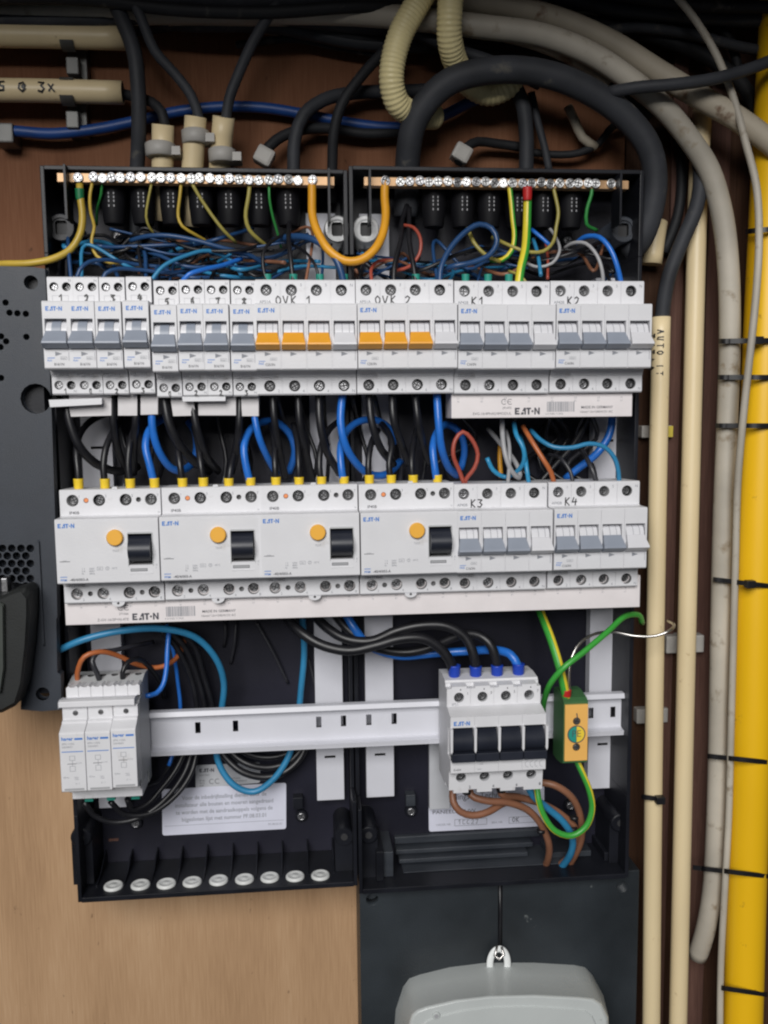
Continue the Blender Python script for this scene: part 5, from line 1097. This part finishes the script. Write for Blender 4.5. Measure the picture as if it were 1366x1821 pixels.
h2 = pipe('conduit', 'lower horizontal cream conduit with handwriting at the top left', [(-60,160,26),(60,161,26),(219,165,26)], 37, 'cream', 'horizontal cream conduits', hollow=True)
b = MB(); x, z = U(-2, 160, 34); hand(b, '5 @ 3x', x, z-.6, 6.6, 34, 1.25, adv=1.05)
zc = U(60, 161, 26)[1]; b.v = [(x, 26+math.sqrt(max(8.6**2-(z-zc)**2, 1))+.15, z) for x, d, z in b.v]; part('handwriting', b, h2)
for i, (px, py, px2, py2, lab) in enumerate(((290, 222, 288, 392, 'left'), (348, 208, 336, 402, 'middle'), (398, 208, 388, 330, 'right'))):
    pipe('conduit_stub', lab+' short cream conduit stub entering the left box from above', [(px, py, 40), ((px+px2)/2, (py+py2)/2, 32), (px2, py2, 24)], 36, 'cream', 'cream conduit stubs', hollow=False)
for i, (px, py, w) in enumerate(((288, 273, 50), (350, 250, 46), (397, 283, 46))):
    x, z = U(px, py, 30); b = MB(); r = w/2/PXMM(30); b.lathe_z(x, 38, [(r*.85, z-5), (r*.97, z-4), (r, z+4), (r*.85, z+5)], 'clip', 24); b.box(x+r*.3, x+r+4, 28, 44, z-4.4, z+1.6, 'clip')
    solo('pipe_clip', b, ['left', 'middle', 'right'][i]+' white plastic clip around a cream stub above the left box', 'pipe clip', 'white clips of the stubs')
for i, (px, py, a) in enumerate(((470, 277, .5), (822, 272, .5))):
    x, z = U(px, py, 30); b = MB(); b.box(-7, 7, -7, 7, -6.5, 6.5, 'clip'); ca, sa = math.cos(a), math.sin(a)
    b.v = [(x+u*ca+w_*sa, 26+dd, z-u*sa+w_*ca) for u, dd, w_ in b.v]
    solo('cable_clip', b, ['white plastic clip tilted above the left box', 'grey-white plastic clip tilted above the right box'][i], 'cable clip', bevel=2.5)
# metal rail clips on the left
for i, (py, lab) in enumerate(((62, 'upper'), (160, 'lower'))):
    root = thing('saddle_clip', 'metal saddle clip holding the %s horizontal conduit' % lab, 'clip', (*[U(122, py, 26)[0]], 26, U(122, py, 26)[1]), 'metal saddle clips')
    x, z = U(120, py, 30); b = MB(); r = 8.8
    b.prof([(26+r*math.cos(t), z+r*math.sin(t)) for t in np.linspace(-1.9, -.55, 8)]+[(26+(r+1)*math.cos(t), z+(r+1)*math.sin(t)) for t in np.linspace(-.55, -1.9, 8)], x-5, x+4.5, 'galv'); part('jaw', b, root)
    b = MB(); b.prof([(26+r*math.cos(t), z+r*math.sin(t)) for t in np.linspace(1.9, .8, 8)]+[(26+(r+1)*math.cos(t), z+(r+1)*math.sin(t)) for t in np.linspace(.8, 1.9, 8)], x-5, x+4.5, 'galv'); part('jaw', b, root)
    b = MB(); b.box(x-5, x+9, 1, 12, z-27, z+15, 'galv'); b.box(x-4, x+5, 12, 22, z-24, z-12, 'galv'); part('bracket', b, root, bevel=.8)
x, z = U(12, 237, 20); b = MB(); b.box(x-9, x+5, 1, 22, z-7, z+7, 'galv'); solo('hose_bracket', b, 'small metal bracket at the left edge holding the blue hose', 'bracket', bevel=1.2)
# clips on the vertical conduits
for i, (pa, pb, d, lab) in enumerate((((1142, 757), (1195, 778), 14, 'white clip behind the first vertical conduit with a yellow tag'), ((1186, 1132), (1252, 1160), 16, 'white clip behind the second vertical conduit'), ((1133, 1262), (1188, 1285), 12, 'pale clip behind the first conduit beside the lower rail'))):
    a = U(*pa, d); c_ = U(*pb, d); root = thing('pipe_clip', lab, 'pipe clip', (a[0], 0, a[1]), 'clips of the vertical conduits')
    b = MB(); b.box(a[0], c_[0], 1, d, c_[1], a[1], 'clip'); part('saddle', b, root, bevel=1)
    if i == 0: b = MB(); b.box(c_[0]-5, c_[0]+.3, d-2, d+1.2, c_[1]+.5, a[1]-.5, 'tape'); part('tag', b, root, label='yellow tag')
# battens behind the pipes
for px, w, m, dd, lab in ((1192, 26, 'wooddark', 8, 'dark reddish wooden batten behind the two cream conduits'), (1262, 36, 'wooddark', 6, 'dark wooden batten behind the pale cable'),):
    x, _ = U(px, 900, dd); b = MB(); ww = w/2/2.15; b.box(x-ww, x+ww, 0, dd, -800, 262, m); solo('batten', b, lab, 'batten', 'wooden battens behind the pipes', bevel=.6)
# yellow pipe
pipe('gas_pipe', 'thick bright yellow pipe along the right edge', [(1395,-60,40),(1383,150,40),(1370,400,42),(1360,600,44),(1352,800,46),(1343,1040,48),(1336,1300,50),(1328,1550,52),(1320,1860,54)], 75, 'yellow', cat='pipe', n=40)
# cable ties
def tie(px0, px1, py, lab, d=40, knob=None, slope=6, back=0):
    root = thing('cable_tie', lab, 'cable tie', (*[U((px0+px1)/2, py, d)[0]], d, U((px0+px1)/2, py, d)[1]), 'black cable ties')
    pts = []; N = 44
    def ip(t): return float(np.interp(py, [p[0] for p in t], [p[1] for p in t]))
    yc = ip([(150,1383),(400,1370),(600,1360),(800,1352),(1040,1343),(1300,1336),(1550,1328),(1860,1320)]); yd = ip([(0,40),(600,44),(1040,48),(1550,52),(1860,54)])
    pc = ip([(305,1262),(470,1295),(600,1298),(760,1293),(1050,1283),(1350,1277),(1590,1266)]); pd_ = ip([(305,50),(600,44),(900,40),(1600,38)])
    def arc(px, c, w, d0, r): u = (px-c)/w; return d0+r*math.sqrt(1-u*u) if abs(u) < 1 else None
    if px1 > 1250: px1 = yc+41.5
    for i in range(N+1):
        t = i/N; px = px0+(px1-px0)*t; py_ = py+slope*(t-.5)
        if knob and px1 < 1250: dd = arc(px, 1162, 22, 44, 9.6) or 42
        else:
            c_ = [v for v in (arc(px, pc, 21, pd_, 10.4) if px0 < pc else None, arc(px, yc, 42, yd, 18.8)) if v]
            if pc < px < yc and px0 < pc: c_.append(pd_+10.4+(yd+18.8-pd_-10.4)*(px-pc)/(yc-pc))
            dd = max(c_) if c_ else yd
        pts.append((px, py_, dd))
    P = W3(pts); h = 1.9; b = MB()
    vs = [(x, d_+o, z+s) for x, d_, z in P for s in (-h, h) for o in (0, 1.1)]
    fs = []
    for i in range(N): a = i*4; c_ = a+4; fs += [(a, c_, c_+2, a+2), (a+1, a+3, c_+3, c_+1), (a, a+1, c_+1, c_), (a+2, c_+2, c_+3, a+3)]
    b.add(vs, fs, 'tie', False); part('strap', b, root)
    if knob:
        j = min(range(N+1), key=lambda i: abs(pts[i][0]-knob)); x, d_, z = P[j]; b = MB(); b.box(x-3.6, x+3.6, d_-1, d_+5, z-3, z+3, 'tie'); part('head', b, root, bevel=.6)
for px0, py, lab, knob, sl in ((1326, 408, 'topmost black cable tie round the yellow pipe', None, -8), (1278, 606, 'cable tie with square head round pale cable and yellow pipe', 1345, -2), (1276, 671, 'cable tie just below the one with the square head', None, 0), (1272, 757, 'third cable tie from the top round pale cable and pipe', None, 0),
                        (1268, 1037, 'cable tie with a head at mid height of the yellow pipe', 1331, 14), (1258, 1350, 'cable tie level with the lower rail', None, 12), (1232, 1550, 'cable tie near the cut end of the pale cable', None, 16), (1282, 1762, 'lowest cable tie round the yellow pipe', None, 12)):
    tie(px0, 1400, py, lab, knob=knob, slope=sl)
tie(1141, 1182, 1419, 'cable tie with head round the first cream conduit', d=40, knob=1172, slope=5)
rj = random.Random(11)
for o in list(bpy.data.objects):
    if o.get('category') in ('circuit breaker', 'safety switch') and not o.parent:
        o.rotation_euler = (rj.uniform(-.004, .004), rj.uniform(-.0035, .0035), rj.uniform(-.004, .004)); o.location.y += rj.uniform(-.0004, .0004)
# purge helper properties
for o in bpy.data.objects:
    if '_o' in o: del o['_o']
